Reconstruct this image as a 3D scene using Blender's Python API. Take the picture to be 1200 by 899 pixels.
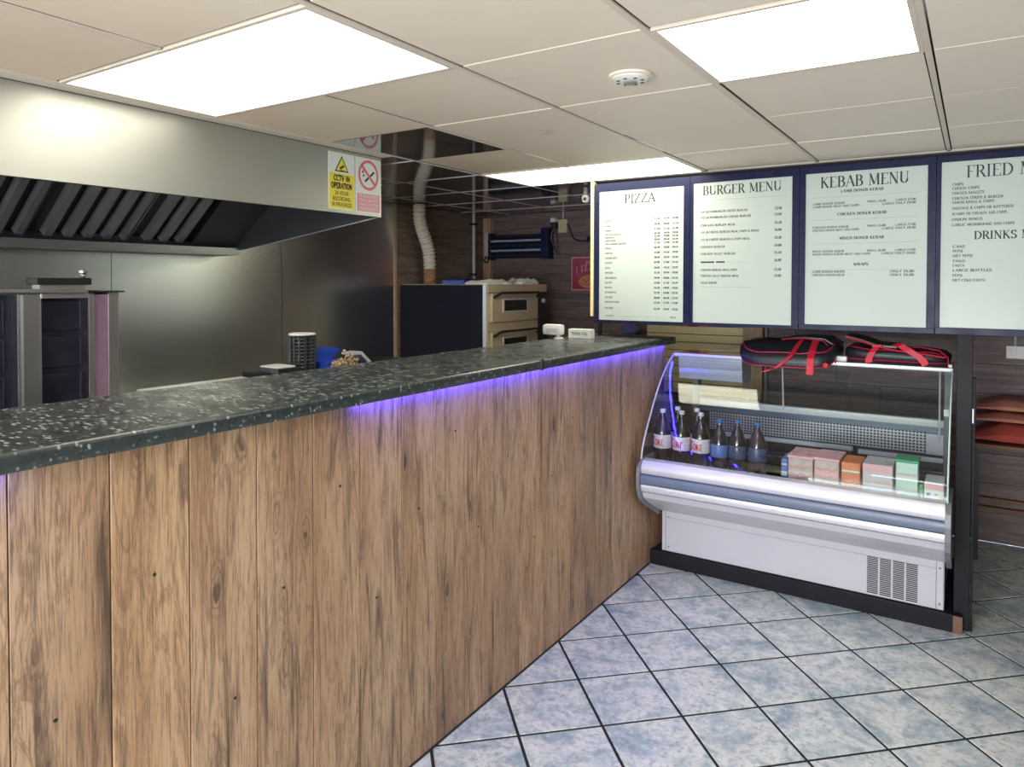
import bpy, bmesh, math, random
from mathutils import Vector, Matrix
for o in list(bpy.data.objects): bpy.data.objects.remove(o)
SC = bpy.context.scene
COL = SC.collection
PI = math.pi

# ------------------------------------------------------------------ camera
cam = bpy.data.cameras.new('camera'); camo = bpy.data.objects.new('camera', cam); COL.objects.link(camo)
cam.sensor_fit = 'HORIZONTAL'; cam.sensor_width = 36.0
cam.lens = 833.56 / 1200 * 36
cam.shift_y = -99.687 / 1200
cam.clip_start = 0.02
CH = 1.7088
yaw, pit, rol = math.radians(-33.1458), math.radians(-1.2253), math.radians(0.1141)
f_ = Vector((math.sin(yaw)*math.cos(pit), math.cos(yaw)*math.cos(pit), math.sin(pit)))
r_ = Vector((math.cos(yaw), -math.sin(yaw), 0)); u_ = r_.cross(f_)
r2 = math.cos(rol)*r_ + math.sin(rol)*u_; u2 = -math.sin(rol)*r_ + math.cos(rol)*u_
M = Matrix((( r2.x, u2.x, -f_.x, 0), (r2.y, u2.y, -f_.y, 0), (r2.z, u2.z, -f_.z, CH), (0, 0, 0, 1)))
camo.matrix_world = M
SC.camera = camo

# ------------------------------------------------------------------ world, daylight, exposure
w = bpy.data.worlds.new('world'); SC.world = w; w.use_nodes = True
w.node_tree.nodes['Background'].inputs[0].default_value = (0.62, 0.76, 1.0, 1)
w.node_tree.nodes['Background'].inputs[1].default_value = 1.2
def area(name, loc, rot, sx, sy, power, col):
    l = bpy.data.lights.new(name, 'AREA'); l.shape = 'RECTANGLE'; l.size = sx; l.size_y = sy; l.energy = power; l.color = col
    o = bpy.data.objects.new(name, l); o.location = loc; o.rotation_euler = rot; COL.objects.link(o); return o
area('daylight', (-0.5, -2.75, 1.35), (math.radians(90), 0, 0), 2.9, 2.0, 150, (0.93, 0.97, 1.0))
area('ceiling_fill', (-0.5, -2.75, 0.75), (math.radians(128), 0, 0), 3.2, 0.8, 150, (1.0, 0.92, 0.82))  # added unseen warm lamp aimed upward to brighten the ceiling
vs = SC.view_settings
SC.display_settings.display_device = 'sRGB'
vs.view_transform = 'Standard'; vs.look = 'None'; vs.gamma = 1.0; vs.use_curve_mapping = False
vs.exposure = 0.48
LAMP1 = (1.0, 0.93, 0.80); LAMP2 = (0.95, 0.99, 1.0); LAMP3 = (1.0, 0.93, 0.72)
LAMP_S = (5.2, 7.5, 8.0)

CZ = 2.36                      # ceiling height
XL, XR, YF, YB = -4.0, 1.6, -2.4, 5.65     # room
random.seed(7)

# ------------------------------------------------------------------ material helpers
class NT:
    def __init__(s, name):
        s.m = bpy.data.materials.new(name); s.m.use_nodes = True; s.t = s.m.node_tree
        s.b = s.t.nodes['Principled BSDF']; s.out = s.t.nodes['Material Output']
    def n(s, typ, **kw):
        x = s.t.nodes.new(typ)
        for k, v in kw.items():
            if k.startswith('_'): setattr(x, k[1:], v)
            else: x.inputs[k.replace('_', ' ')].default_value = v
        return x
    def l(s, a, b): s.t.links.new(a, b)
    def pos(s, scale=(1, 1, 1), rnd=0.0, rot=(0, 0, 0)):
        g = s.n('ShaderNodeNewGeometry'); src = g.outputs['Position']
        if rnd:
            oi = s.n('ShaderNodeObjectInfo'); mu = s.n('ShaderNodeMath', _operation='MULTIPLY'); mu.inputs[1].default_value = rnd
            s.l(oi.outputs['Random'], mu.inputs[0])
            ad = s.n('ShaderNodeVectorMath', _operation='ADD'); s.l(src, ad.inputs[0]); s.l(mu.outputs[0], ad.inputs[1]); src = ad.outputs[0]
        mp = s.n('ShaderNodeMapping'); mp.inputs['Scale'].default_value = scale; mp.inputs['Rotation'].default_value = rot
        s.l(src, mp.inputs['Vector']); return mp.outputs[0]
    def noise(s, vec, scale, detail=4, rough=0.55, dist=0.0):
        x = s.n('ShaderNodeTexNoise', Scale=scale, Detail=detail, Roughness=rough, Distortion=dist); s.l(vec, x.inputs['Vector']); return x.outputs['Fac']
    def ramp(s, fac, stops, interp='LINEAR'):
        x = s.n('ShaderNodeValToRGB'); r = x.color_ramp; r.interpolation = interp
        while len(r.elements) < len(stops): r.elements.new(0.5)
        for e, (p, c) in zip(r.elements, stops):
            e.position = p; e.color = (c, c, c, 1) if not isinstance(c, tuple) else (*c, 1)
        s.l(fac, x.inputs[0]); return x.outputs[0]
    def mix(s, fac, a, b, mode='MIX'):
        x = s.n('ShaderNodeMix', _data_type='RGBA', _blend_type=mode)
        for i, v in ((0, fac), (6, a), (7, b)):
            if hasattr(v, 'links') or hasattr(v, 'is_linked'): s.l(v, x.inputs[i])
            elif isinstance(v, tuple): x.inputs[i].default_value = (*v, 1)
            else: x.inputs[i].default_value = v
        return x.outputs[2]
    def bump(s, h, strength=0.2, dist=0.002):
        x = s.n('ShaderNodeBump', Strength=strength, Distance=dist); s.l(h, x.inputs['Height']); s.l(x.outputs[0], s.b.inputs['Normal'])
    def set(s, **kw):
        for k, v in kw.items():
            i = s.b.inputs[k.replace('_', ' ')]
            if hasattr(v, 'is_linked'): s.l(v, i)
            elif isinstance(v, tuple): i.default_value = (*v, 1)
            else: i.default_value = v
        return s.m
def plain(name, col, rough=0.5, metal=0.0, var=0.12, scale=9, **kw):
    t = NT(name); nz = t.noise(t.pos(rnd=3.0), scale, 5)
    c = t.mix(nz, tuple(max(0, x*(1-var)) for x in col), tuple(min(1, x*(1+var)) for x in col))
    r = t.ramp(nz, [(0.3, max(0.02, rough-0.07)), (0.7, min(1, rough+0.07))])
    return t.set(Base_Color=c, Roughness=r, Metallic=metal, **kw)
def emis(name, col, s):
    t = NT(name); return t.set(Base_Color=col, Emission_Color=col, Emission_Strength=s, Roughness=0.5)

def mat_counter_wood():
    t = NT('rustic_oak_laminate')
    v = t.pos((1, 1, 1), 40.0)
    big = t.noise(t.pos((3.0, 3.0, 0.55), 40.0), 1.6, 3, 0.5)
    ring = t.n('ShaderNodeTexNoise', Scale=3.2, Detail=6, Roughness=0.62, Distortion=1.3); t.l(t.pos((3.6, 3.6, 0.42), 40.0), ring.inputs['Vector'])
    wv = t.n('ShaderNodeMath', _operation='MULTIPLY'); wv.inputs[1].default_value = 26.0; t.l(ring.outputs['Fac'], wv.inputs[0])
    sn = t.n('ShaderNodeMath', _operation='SINE'); t.l(wv.outputs[0], sn.inputs[0])
    rg = t.ramp(sn.outputs[0], [(0.0, 0.0), (1.0, 1.0)])
    fine = t.noise(t.pos((120, 120, 4.5), 40.0), 2.0, 6, 0.72)
    c = t.ramp(big, [(0.25, (0.390, 0.225, 0.122)), (0.45, (0.540, 0.335, 0.190)), (0.62, (0.640, 0.430, 0.265)), (0.8, (0.470, 0.290, 0.165))])
    f1 = t.ramp(rg, [(0.0, 0.0), (0.75, 0.0), (1.0, 0.55)])
    c = t.mix(f1, c, (0.25, 0.15, 0.09))
    f2 = t.ramp(fine, [(0.36, 0.85), (0.50, 0.0)])
    c = t.mix(f2, c, (0.20, 0.125, 0.075))
    f3 = t.ramp(fine, [(0.56, 0.0), (0.70, 0.45)])
    c = t.mix(f3, c, (0.68, 0.55, 0.42))
    # dark smoky streaks along the grain
    st = t.noise(t.pos((18, 18, 1.5), 40.0), 1.25, 6, 0.66, 0.9)
    f4 = t.ramp(st, [(0.53, 0.0), (0.67, 0.85)])
    c = t.mix(f4, c, (0.095, 0.066, 0.048))
    # knots
    vo = t.n('ShaderNodeTexVoronoi', Scale=1.0); vo.feature = 'F1'; 
    dn = t.n('ShaderNodeTexNoise', Scale=2.2, Detail=4, Roughness=0.6); kv = t.pos((10.5, 10.5, 3.4), 40.0); t.l(kv, dn.inputs['Vector'])
    dv = t.n('ShaderNodeVectorMath', _operation='MULTIPLY_ADD'); dv.inputs[1].default_value = (0.34, 0.34, 0.34); t.l(dn.outputs['Color'], dv.inputs[0]); t.l(kv, dv.inputs[2])
    t.l(dv.outputs[0], vo.inputs['Vector'])
    kn = t.ramp(vo.outputs['Distance'], [(0.05, 1.0), (0.15, 0.0)])
    vr = t.n('ShaderNodeMath', _operation='MULTIPLY'); vr.inputs[1].default_value = 75.0; t.l(vo.outputs['Distance'], vr.inputs[0])
    vs_ = t.n('ShaderNodeMath', _operation='SINE'); t.l(vr.outputs[0], vs_.inputs[0])
    rgs = t.ramp(vs_.outputs[0], [(0.1, 0.25), (0.9, 0.85)]); halo = t.ramp(vo.outputs['Distance'], [(0.12, 0.9), (0.42, 0.0)])
    hm = t.n('ShaderNodeMath', _operation='MULTIPLY'); t.l(rgs, hm.inputs[0]); t.l(halo, hm.inputs[1])
    gate = t.ramp(t.noise(t.pos((3, 3, 2), 40.0), 1.0, 1), [(0.44, 0.0), (0.50, 1.0)])
    kg = t.n('ShaderNodeMath', _operation='MULTIPLY'); t.l(kn, kg.inputs[0]); t.l(gate, kg.inputs[1])
    hg_ = t.n('ShaderNodeMath', _operation='MULTIPLY'); t.l(hm.outputs[0], hg_.inputs[0]); t.l(gate, hg_.inputs[1])
    c = t.mix(hg_.outputs[0], c, (0.17, 0.11, 0.07))
    c = t.mix(kg.outputs[0], c, (0.055, 0.04, 0.035))
    oi = t.n('ShaderNodeObjectInfo'); br = t.ramp(oi.outputs['Random'], [(0.0, (0.82, 0.82, 0.84)), (1.0, (1.08, 1.05, 1.02))])
    c = t.mix(1.0, c, br, 'MULTIPLY')
    t.bump(fine, 0.15, 0.001)
    return t.set(Base_Color=c, Roughness=0.42, Specular_IOR_Level=0.4)
def mat_wall_wood(name, a, b, d, axis='x'):
    t = NT(name); sx = (0.7, 1, 14) if axis == 'x' else (14, 14, 0.7)
    if axis == 'y': sx = (1, 0.7, 14)
    g = t.noise(t.pos(sx, 30.0), 2.4, 6, 0.62, 0.8)
    c = t.ramp(g, [(0.3, d), (0.5, a), (0.72, b)])
    fs = tuple(x*4 for x in sx); fn = t.noise(t.pos(fs, 30.0), 5, 3)
    c = t.mix(t.ramp(fn, [(0.35, 0.6), (0.6, 0.0)]), c, d)
    t.bump(g, 0.3, 0.002)
    return t.set(Base_Color=c, Roughness=0.55)
def mat_floor_tile():
    t = NT('mottled_blue_ceramic'); v = t.pos(rnd=50.0)
    a = t.noise(v, 5.5, 6, 0.62, 0.8); b = t.noise(t.pos((1, 1, 1), 77.0), 13, 6, 0.7, 0.5); c3 = t.noise(t.pos((1, 1, 1), 21.0), 42, 5, 0.7)
    c = t.ramp(a, [(0.32, (0.27, 0.37, 0.43)), (0.44, (0.52, 0.60, 0.60)), (0.56, (0.78, 0.80, 0.74)), (0.72, (0.38, 0.54, 0.50))])
    c = t.mix(t.ramp(b, [(0.51, 0.0), (0.64, 0.65)]), c, (0.22, 0.38, 0.40))
    c = t.mix(t.ramp(b, [(0.28, 0.55), (0.44, 0.0)]), c, (0.80, 0.81, 0.79))
    c = t.mix(t.ramp(c3, [(0.50, 0.0), (0.66, 0.7)]), c, (0.30, 0.31, 0.32))
    c4 = t.noise(t.pos((1, 1, 1), 33.0), 26, 6, 0.75)
    c = t.mix(t.ramp(c4, [(0.52, 0.0), (0.68, 0.7)]), c, (0.86, 0.87, 0.83))
    return t.set(Base_Color=c, Roughness=t.ramp(b, [(0.3, 0.30), (0.7, 0.48)]))
def mat_steel(name, axis='y', base=(0.62, 0.63, 0.60), rough=0.28, metal=1.0):
    t = NT(name); s = {'y': (90, 1.2, 90), 'x': (1.2, 90, 90), 'z': (90, 90, 1.2)}[axis]
    g = t.noise(t.pos(s), 1.6, 4, 0.6); bl = t.noise(t.pos((1, 1, 1.4)), 2.2, 5, 0.6, 0.6)
    dk = tuple(x*0.88 for x in base)
    c = t.mix(g, dk, base)
    c = t.mix(t.ramp(bl, [(0.35, 0.25), (0.62, 0.0)]), c, tuple(x*0.75 for x in base))
    r = t.ramp(g, [(0.3, rough-0.01), (0.7, rough+0.02)])
    return t.set(Base_Color=c, Metallic=metal, Roughness=r)
def mat_worktop(k=1.0):
    t = NT('black_granite_laminate'); 
    def fl(sc, th, rnd):
        vo = t.n('ShaderNodeTexVoronoi', Scale=1.0, Randomness=1.0); t.l(t.pos(sc, rot=(0, 0, rnd)), vo.inputs['Vector'])
        return t.ramp(vo.outputs['Distance'], [(th*0.55, 1.0), (th, 0.0)]), vo.outputs['Color']
    c = t.mix(t.noise(t.pos(), 38, 5, 0.7), (0.016, 0.024, 0.025), (0.062, 0.075, 0.074))
    for sc, th, rt, amt, col in (((30, 95, 75), 0.42, 0.55, 1.0, (0.52, 0.56, 0.55)), ((95, 45, 75), 0.28, 0.2, 0.7, (0.40, 0.44, 0.44)), ((150, 120, 150), 0.32, 0.1, 0.6, (0.26, 0.30, 0.30)), ((60, 60, 60), 0.45, 0.1, 0.8, (0.008, 0.012, 0.012))):
        f, cc = fl(sc, th, rt)
        sp = t.n('ShaderNodeSeparateColor'); t.l(cc, sp.inputs[0])
        g = t.ramp(sp.outputs[0], [(0.45, 0.0), (0.52, amt)] if k == 1.0 else [(0.80, 0.0), (0.86, amt*k)])
        mu = t.n('ShaderNodeMath', _operation='MULTIPLY'); t.l(f, mu.inputs[0]); t.l(g, mu.inputs[1])
        c = t.mix(mu.outputs[0], c, col)
    return t.set(Base_Color=c, Roughness=t.ramp(t.noise(t.pos(), 6, 5), [(0.3, 0.20), (0.7, 0.36)]), Specular_IOR_Level=0.6)
def mat_ceiling_tile():
    t = NT('cream_ceiling_tile'); n1 = t.noise(t.pos(rnd=20.0), 2.2, 4, 0.6); n2 = t.noise(t.pos(), 55, 4, 0.7)
    c = t.mix(n1, (0.84, 0.745, 0.635), (0.90, 0.83, 0.73))
    c = t.mix(t.ramp(n2, [(0.55, 0.0), (0.8, 0.18)]), c, (0.58, 0.50, 0.42))
    sp = t.n('ShaderNodeTexNoise', Scale=3.5, Detail=7, Roughness=0.7); t.l(t.pos((1, 1, 1), 9.0), sp.inputs['Vector'])
    c = t.mix(t.ramp(sp.outputs['Fac'], [(0.66, 0.0), (0.74, 0.5)]), c, (0.48, 0.42, 0.35))
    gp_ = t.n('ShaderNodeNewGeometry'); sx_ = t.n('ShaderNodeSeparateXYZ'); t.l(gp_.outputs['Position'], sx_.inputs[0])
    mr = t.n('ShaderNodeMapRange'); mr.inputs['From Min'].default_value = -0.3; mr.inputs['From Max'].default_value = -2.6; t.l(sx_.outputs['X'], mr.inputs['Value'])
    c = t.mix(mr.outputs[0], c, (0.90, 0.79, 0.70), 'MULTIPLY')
    t.bump(n2, 0.1, 0.001)
    return t.set(Base_Color=c, Roughness=0.6)
def mat_glass(name='clear_glass', tint=(0.90, 0.97, 0.95), refl=1.0):
    t = NT(name); t.t.nodes.remove(t.b)
    tr = t.n('ShaderNodeBsdfTransparent'); tr.inputs[0].default_value = (*tint, 1)
    gl = t.n('ShaderNodeBsdfGlossy', Roughness=0.02)
    fr = t.n('ShaderNodeLayerWeight', Blend=0.5)
    p5 = t.n('ShaderNodeMath', _operation='POWER'); p5.inputs[1].default_value = 4.5; t.l(fr.outputs['Facing'], p5.inputs[0])
    mu = t.n('ShaderNodeMath', _operation='MULTIPLY_ADD'); mu.inputs[1].default_value = 0.9; mu.inputs[2].default_value = 0.045*refl; t.l(p5.outputs[0], mu.inputs[0])
    mx = t.n('ShaderNodeMixShader'); t.l(mu.outputs[0], mx.inputs[0]); t.l(tr.outputs[0], mx.inputs[1]); t.l(gl.outputs[0], mx.inputs[2])
    t.l(mx.outputs[0], t.out.inputs[0]); return t.m
def mat_diffuser(name, col, s, edge):
    t = NT(name)
    # tubes behind a prismatic sheet: brightest along the tube, dimmer toward the tray edges
    tc = t.n('ShaderNodeTexCoord'); sp = t.n('ShaderNodeSeparateXYZ'); t.l(tc.outputs['Generated'], sp.inputs[0])
    r = t.ramp(sp.outputs['Y'], [(0.0, 0.75), (0.45, 1.0), (0.72, 0.62), (1.0, 0.42)]) if edge else t.ramp(sp.outputs['Y'], [(0.0, 0.95), (1.0, 1.0)])
    vo = t.n('ShaderNodeTexVoronoi', Scale=1.0, Randomness=0.0); t.l(t.pos((90, 90, 90)), vo.inputs['Vector'])
    p = t.ramp(vo.outputs['Distance'], [(0.1, 1.0), (0.7, 0.8)])
    mu = t.n('ShaderNodeMath', _operation='MULTIPLY'); t.l(r, mu.inputs[0]); t.l(p, mu.inputs[1])
    m2 = t.n('ShaderNodeMath', _operation='MULTIPLY'); t.l(mu.outputs[0], m2.inputs[0]); m2.inputs[1].default_value = s
    t.l(m2.outputs[0], t.b.inputs['Emission Strength'])
    return t.set(Base_Color=(0.9, 0.9, 0.88), Emission_Color=col, Roughness=0.4)

M = dict(
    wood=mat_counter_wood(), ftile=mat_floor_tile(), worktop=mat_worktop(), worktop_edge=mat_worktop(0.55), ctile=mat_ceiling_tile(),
    steel_y=mat_steel('brushed_steel_wall', 'y', (0.90, 0.91, 0.88), 0.25, 1.0),
    hoodsteel=mat_steel('brushed_steel_hood', 'y', (0.52, 0.53, 0.48), 0.42, 0.8),
    steel_z=mat_steel('brushed_steel_vertical', 'z', (0.66, 0.65, 0.64), 0.32),
    oven=mat_steel('oven_steel', 'y', (0.86, 0.72, 0.50), 0.38, 0.5),
    darksteel=plain('sooty_steel', (0.075, 0.078, 0.085), 0.42, 0.6),
    filter=plain('greasy_filter_steel', (0.40, 0.40, 0.41), 0.36, 0.85),
    wallwood_x=mat_wall_wood('dark_wall_boards', (0.200, 0.135, 0.135), (0.300, 0.215, 0.210), (0.085, 0.058, 0.066), 'x'),
    wallwood_y=mat_wall_wood('dark_wall_boards_side', (0.230, 0.170, 0.130), (0.34, 0.265, 0.215), (0.105, 0.078, 0.064), 'y'),
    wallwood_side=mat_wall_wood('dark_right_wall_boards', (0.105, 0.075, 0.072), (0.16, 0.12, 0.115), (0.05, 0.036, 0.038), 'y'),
    postwood=mat_wall_wood('pale_post_wood', (0.50, 0.33, 0.22), (0.62, 0.45, 0.33), (0.36, 0.22, 0.14), 'z'),
    slat=mat_wall_wood('yellow_pine_slats', (0.84, 0.70, 0.38), (0.90, 0.78, 0.47), (0.74, 0.59, 0.30), 'x'),
    grout=plain('dark_grout', (0.020, 0.021, 0.024), 0.95),
    plenum=plain('plenum_dark', (0.03, 0.027, 0.024), 0.9),
    tbar=plain('cream_grid_bar', (0.72, 0.63, 0.54), 0.5),
    mirror=plain('glossy_dark_panel', (0.30, 0.30, 0.34), 0.06, 0.9, var=0.05),
    whitebar=plain('white_grid_bar', (0.62, 0.60, 0.60), 0.4),
    paint=plain('dark_wall_paint', (0.24, 0.22, 0.21), 0.7),
    navy=plain('navy_gloss_frame', (0.015, 0.018, 0.055), 0.30, Specular_IOR_Level=0.12),
    board=plain('white_menu_sheet', (0.50, 0.565, 0.535), 0.35, var=0.03, scale=2, Specular_IOR_Level=0.3),
    ink=plain('black_ink', (0.022, 0.022, 0.025), 0.5),
    greyink=plain('grey_ink', (0.18, 0.20, 0.20), 0.5),
    white=plain('white_enamel', (0.60, 0.585, 0.64), 0.35, var=0.04),
    offwhite=plain('white_plastic', (0.78, 0.78, 0.76), 0.35, var=0.04),
    alu=plain('satin_aluminium', (0.74, 0.73, 0.79), 0.36, 0.35, var=0.01),
    slate=plain('blue_grey_bumper', (0.145, 0.185, 0.265), 0.35, var=0.06),
    greyplastic=plain('grey_end_plastic', (0.22, 0.22, 0.235), 0.4),
    black=plain('matt_black', (0.018, 0.018, 0.020), 0.45),
    blackwood=plain('black_painted_timber', (0.013, 0.012, 0.017), 0.5, var=0.6, scale=6, Specular_IOR_Level=0.2),
    ovenside=plain('blue_black_enamel', (0.020, 0.020, 0.036), 0.5, var=0.3, scale=5, Specular_IOR_Level=0.08),
    darkglass=plain('dark_oven_glass', (0.03, 0.025, 0.022), 0.08),
    wire=plain('grey_wire', (0.66, 0.64, 0.68), 0.4, 0.2),
    glass=mat_glass('case_glass', (0.95, 0.985, 0.975), 0.9),
    paneglass=mat_glass('window_glass', (0.96, 0.98, 0.98), 1.0),
    cola=plain('dark_cola_plastic', (0.020, 0.010, 0.010), 0.10, var=0.2, Coat_Weight=0.6),
    cola_clear=plain('purple_drink_plastic', (0.045, 0.020, 0.030), 0.12, var=0.2, Coat_Weight=0.6),
    label=plain('pale_pink_label', (0.72, 0.60, 0.66), 0.4, var=0.04),
    bluefilm_refl=plain('blue_film_and_reflection', (0.10, 0.16, 0.45), 0.4), dimreflect=plain('dim_blue_reflection', (0.05, 0.06, 0.14), 0.3),  # blue on the bottle bands paints in reflections; the packet is truly blue
    redprint=plain('red_print', (0.62, 0.035, 0.05), 0.45),
    pinkprint=plain('faded_pink_print', (0.80, 0.33, 0.36), 0.45),
    fadedred=plain('faded_red_print', (0.78, 0.17, 0.19), 0.45),
    caps_w=plain('white_cap', (0.75, 0.76, 0.80), 0.4), caps_b=plain('blue_cap', (0.02, 0.16, 0.42), 0.4),
    yellow=plain('sign_yellow', (0.86, 0.72, 0.07), 0.45, var=0.04), signwhite=plain('sign_white', (0.80, 0.84, 0.78), 0.45, var=0.03),
    poster=plain('magenta_red_poster', (0.36, 0.035, 0.080), 0.4, var=0.1), posteredge=plain('pink_poster_border', (0.62, 0.30, 0.36), 0.5),
    pizza=plain('orange_print', (0.62, 0.24, 0.10), 0.5), pizzadark=plain('brown_print', (0.25, 0.05, 0.04), 0.5),
    nylon=plain('black_nylon', (0.020, 0.022, 0.027), 0.38, var=0.35, scale=14), nylon_sheen=plain('painted_sheen_nylon', (0.07, 0.085, 0.09), 0.35, var=0.3),
    strap=plain('red_webbing', (0.72, 0.02, 0.05), 0.55), piping=plain('crimson_piping', (0.42, 0.012, 0.06), 0.5),
    blue=plain('blue_plastic', (0.02, 0.06, 0.45), 0.35), green=plain('green_plastic', (0.03, 0.36, 0.16), 0.35),
    mint=plain('pale_mint_tub', (0.60, 0.78, 0.70), 0.35), pink=plain('pink_film', (0.82, 0.42, 0.46), 0.3), meat=plain('pale_meat_tray', (0.62, 0.48, 0.44), 0.35, var=0.4, scale=30),
    orange_meat=plain('cured_meat', (0.66, 0.34, 0.28), 0.45, var=0.3, scale=40),
    orange=plain('orange_carton', (0.78, 0.22, 0.08), 0.45, var=0.3, scale=25), palegrey=plain('pale_grey_film', (0.62, 0.58, 0.62), 0.3),
    duct=plain('pale_flexible_duct', (0.74, 0.68, 0.58), 0.5, var=0.2, scale=5), ductrust=plain('rusty_duct', (0.42, 0.22, 0.13), 0.6, var=0.4),
    pipe=plain('pale_grey_pipe', (0.50, 0.48, 0.52), 0.4), brass=plain('beige_fitting', (0.62, 0.52, 0.36), 0.4),
    cloth=plain('terracotta_cloth', (0.50, 0.085, 0.060), 0.9, var=0.35, scale=12), cloth2=plain('faded_salmon_cloth', (0.60, 0.24, 0.165), 0.9, var=0.3, scale=12),
    chips=plain('brown_crumb', (0.42, 0.30, 0.16), 0.7, var=0.6, scale=60), purpleguard=plain('pinkish_guard_film', (0.46, 0.30, 0.42), 0.35, 0.5),
    niche=plain('blackened_burner', (0.022, 0.024, 0.042), 0.34, 0.3, var=0.6), tube=plain('dim_uv_tube', (0.40, 0.46, 0.55), 0.2),
    led=emis('blue_led', (0.05, 0.04, 1.0), 60.0), brown=plain('skirting_brown', (0.20, 0.10, 0.06), 0.6),
)

# ------------------------------------------------------------------ mesh helpers
class MB:
    def __init__(s): s.v = []; s.f = []
    def add(s, vs, fs):
        k = len(s.v); s.v += [tuple(p) for p in vs]; s.f += [tuple(i+k for i in f) for f in fs]; return s
    def box(s, x0, x1, y0, y1, z0, z1, c=0.0):
        if c <= 0:
            return s.add([(x, y, z) for z in (z0, z1) for y in (y0, y1) for x in (x0, x1)],
                         [(0, 2, 3, 1), (4, 5, 7, 6), (0, 1, 5, 4), (2, 6, 7, 3), (0, 4, 6, 2), (1, 3, 7, 5)])
        bm = bmesh.new(); bmesh.ops.create_cube(bm, size=1)
        for v in bm.verts: v.co = Vector(((x0+x1)/2+v.co.x*(x1-x0), (y0+y1)/2+v.co.y*(y1-y0), (z0+z1)/2+v.co.z*(z1-z0)))
        bmesh.ops.bevel(bm, geom=bm.edges[:], offset=c, segments=2, affect='EDGES', profile=0.6)
        bm.verts.index_update(); s.add([v.co[:] for v in bm.verts], [[v.index for v in f.verts] for f in bm.faces]); bm.free(); return s
    def prism(s, pts, axis, a0, a1):            # closed 2D polygon extruded along an axis
        def P(p, a): return (a, p[0], p[1]) if axis == 'x' else (p[0], a, p[1]) if axis == 'y' else (p[0], p[1], a)
        n = len(pts); s.add([P(p, a0) for p in pts]+[P(p, a1) for p in pts],
              [tuple(range(n)), tuple(range(2*n-1, n-1, -1))]+[(i, i+n, (i+1) % n+n, (i+1) % n) for i in range(n)]); return s
    def sheet(s, pts, axis, a0, a1, th):        # open profile with a thickness, extruded
        out = []
        for i, p in enumerate(pts):
            a = Vector(pts[max(0, i-1)]); b = Vector(pts[min(len(pts)-1, i+1)]); d = (b-a).normalized(); out.append((p[0]-d.y*th, p[1]+d.x*th))
        for i in range(len(pts)-1): s.prism([pts[i], pts[i+1], out[i+1], out[i]], axis, a0, a1)
        return s
    def tube(s, path, r, n=10, cap=True):
        path = [Vector(p) for p in path]; rs = r if isinstance(r, (list, tuple)) else [r]*len(path); rings = []; up = None
        for i, p in enumerate(path):
            d = (path[min(i+1, len(path)-1)]-path[max(i-1, 0)]).normalized()
            if up is None: up = Vector((0, 0, 1)) if abs(d.z) < 0.9 else Vector((1, 0, 0))
            a = d.cross(up).normalized(); b = a.cross(d).normalized(); up = b
            rings.append([p+rs[i]*(math.cos(2*PI*k/n)*a+math.sin(2*PI*k/n)*b) for k in range(n)])
        vs = [v[:] for rg in rings for v in rg]; fs = [(i*n+k, i*n+(k+1) % n, (i+1)*n+(k+1) % n, (i+1)*n+k) for i in range(len(path)-1) for k in range(n)]
        if cap: fs += [tuple(range(n-1, -1, -1)), tuple((len(path)-1)*n+k for k in range(n))]
        return s.add(vs, fs)
    def lathe(s, prof, c, n=20, ax='z'):
        vs = []; m = len(prof)
        for r, z in prof:
            for k in range(n):
                a = 2*PI*k/n; x, y = r*math.cos(a), r*math.sin(a)
                vs.append((c[0]+x, c[1]+y, c[2]+z) if ax == 'z' else (c[0]+x, c[1]+z, c[2]+y) if ax == 'y' else (c[0]+z, c[1]+x, c[2]+y))
        fs = [(i*n+k, i*n+(k+1) % n, (i+1)*n+(k+1) % n, (i+1)*n+k) for i in range(m-1) for k in range(n)]
        fs += [tuple(range(n-1, -1, -1)), tuple((m-1)*n+k for k in range(n))]
        return s.add(vs, fs)
    def quad(s, a, b, c, d): return s.add([a, b, c, d], [(0, 1, 2, 3)])

def link(name, me, parent):
    o = bpy.data.objects.new(name, me); COL.objects.link(o)
    if parent: o.parent = parent
    return o
def wloc(o):
    v = Vector((0, 0, 0))
    while o: v += o.location; o = o.parent
    return v
def obj(name, mb, mat, parent=None, smooth=False, label=None, at=None):
    # world-space mesh builder -> object; 'at' puts the origin of the object there
    me = bpy.data.meshes.new(name); base = wloc(parent); org = Vector(at) if at else base
    me.from_pydata([tuple(Vector(v)-org) for v in mb.v], [], mb.f); me.materials.append(mat if not isinstance(mat, str) else M[mat])
    bm = bmesh.new(); bm.from_mesh(me); bmesh.ops.recalc_face_normals(bm, faces=bm.faces[:]); bm.to_mesh(me); bm.free()
    if smooth:
        me.polygons.foreach_set('use_smooth', [True]*len(me.polygons)); 
        try: me.set_sharp_from_angle(angle=math.radians(40))
        except Exception: pass
    o = link(name, me, parent); o.location = org-base
    if label: o['label'] = label
    return o
def tag(o, label, cat, group=None):
    o['label'] = label; o['category'] = cat
    if group: o['group'] = group
    return o
def thing(name, label, cat, loc=(0, 0, 0), group=None):
    o = link(name, None, None); o.location = loc; o.empty_display_size = 0.05; return tag(o, label, cat, group)
def struct(name, mb, mat, parent=None):
    o = obj(name, mb, mat, parent); o['kind'] = 'structure'; return o
def clone(o, loc, label=None):
    c = o.copy(); COL.objects.link(c); c.location = loc
    if label: c['label'] = label
    for ch in list(o.children):
        d = ch.copy(); COL.objects.link(d); d.parent = c
        for g in list(ch.children):
            e = g.copy(); COL.objects.link(e); e.parent = d
    return c
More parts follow.
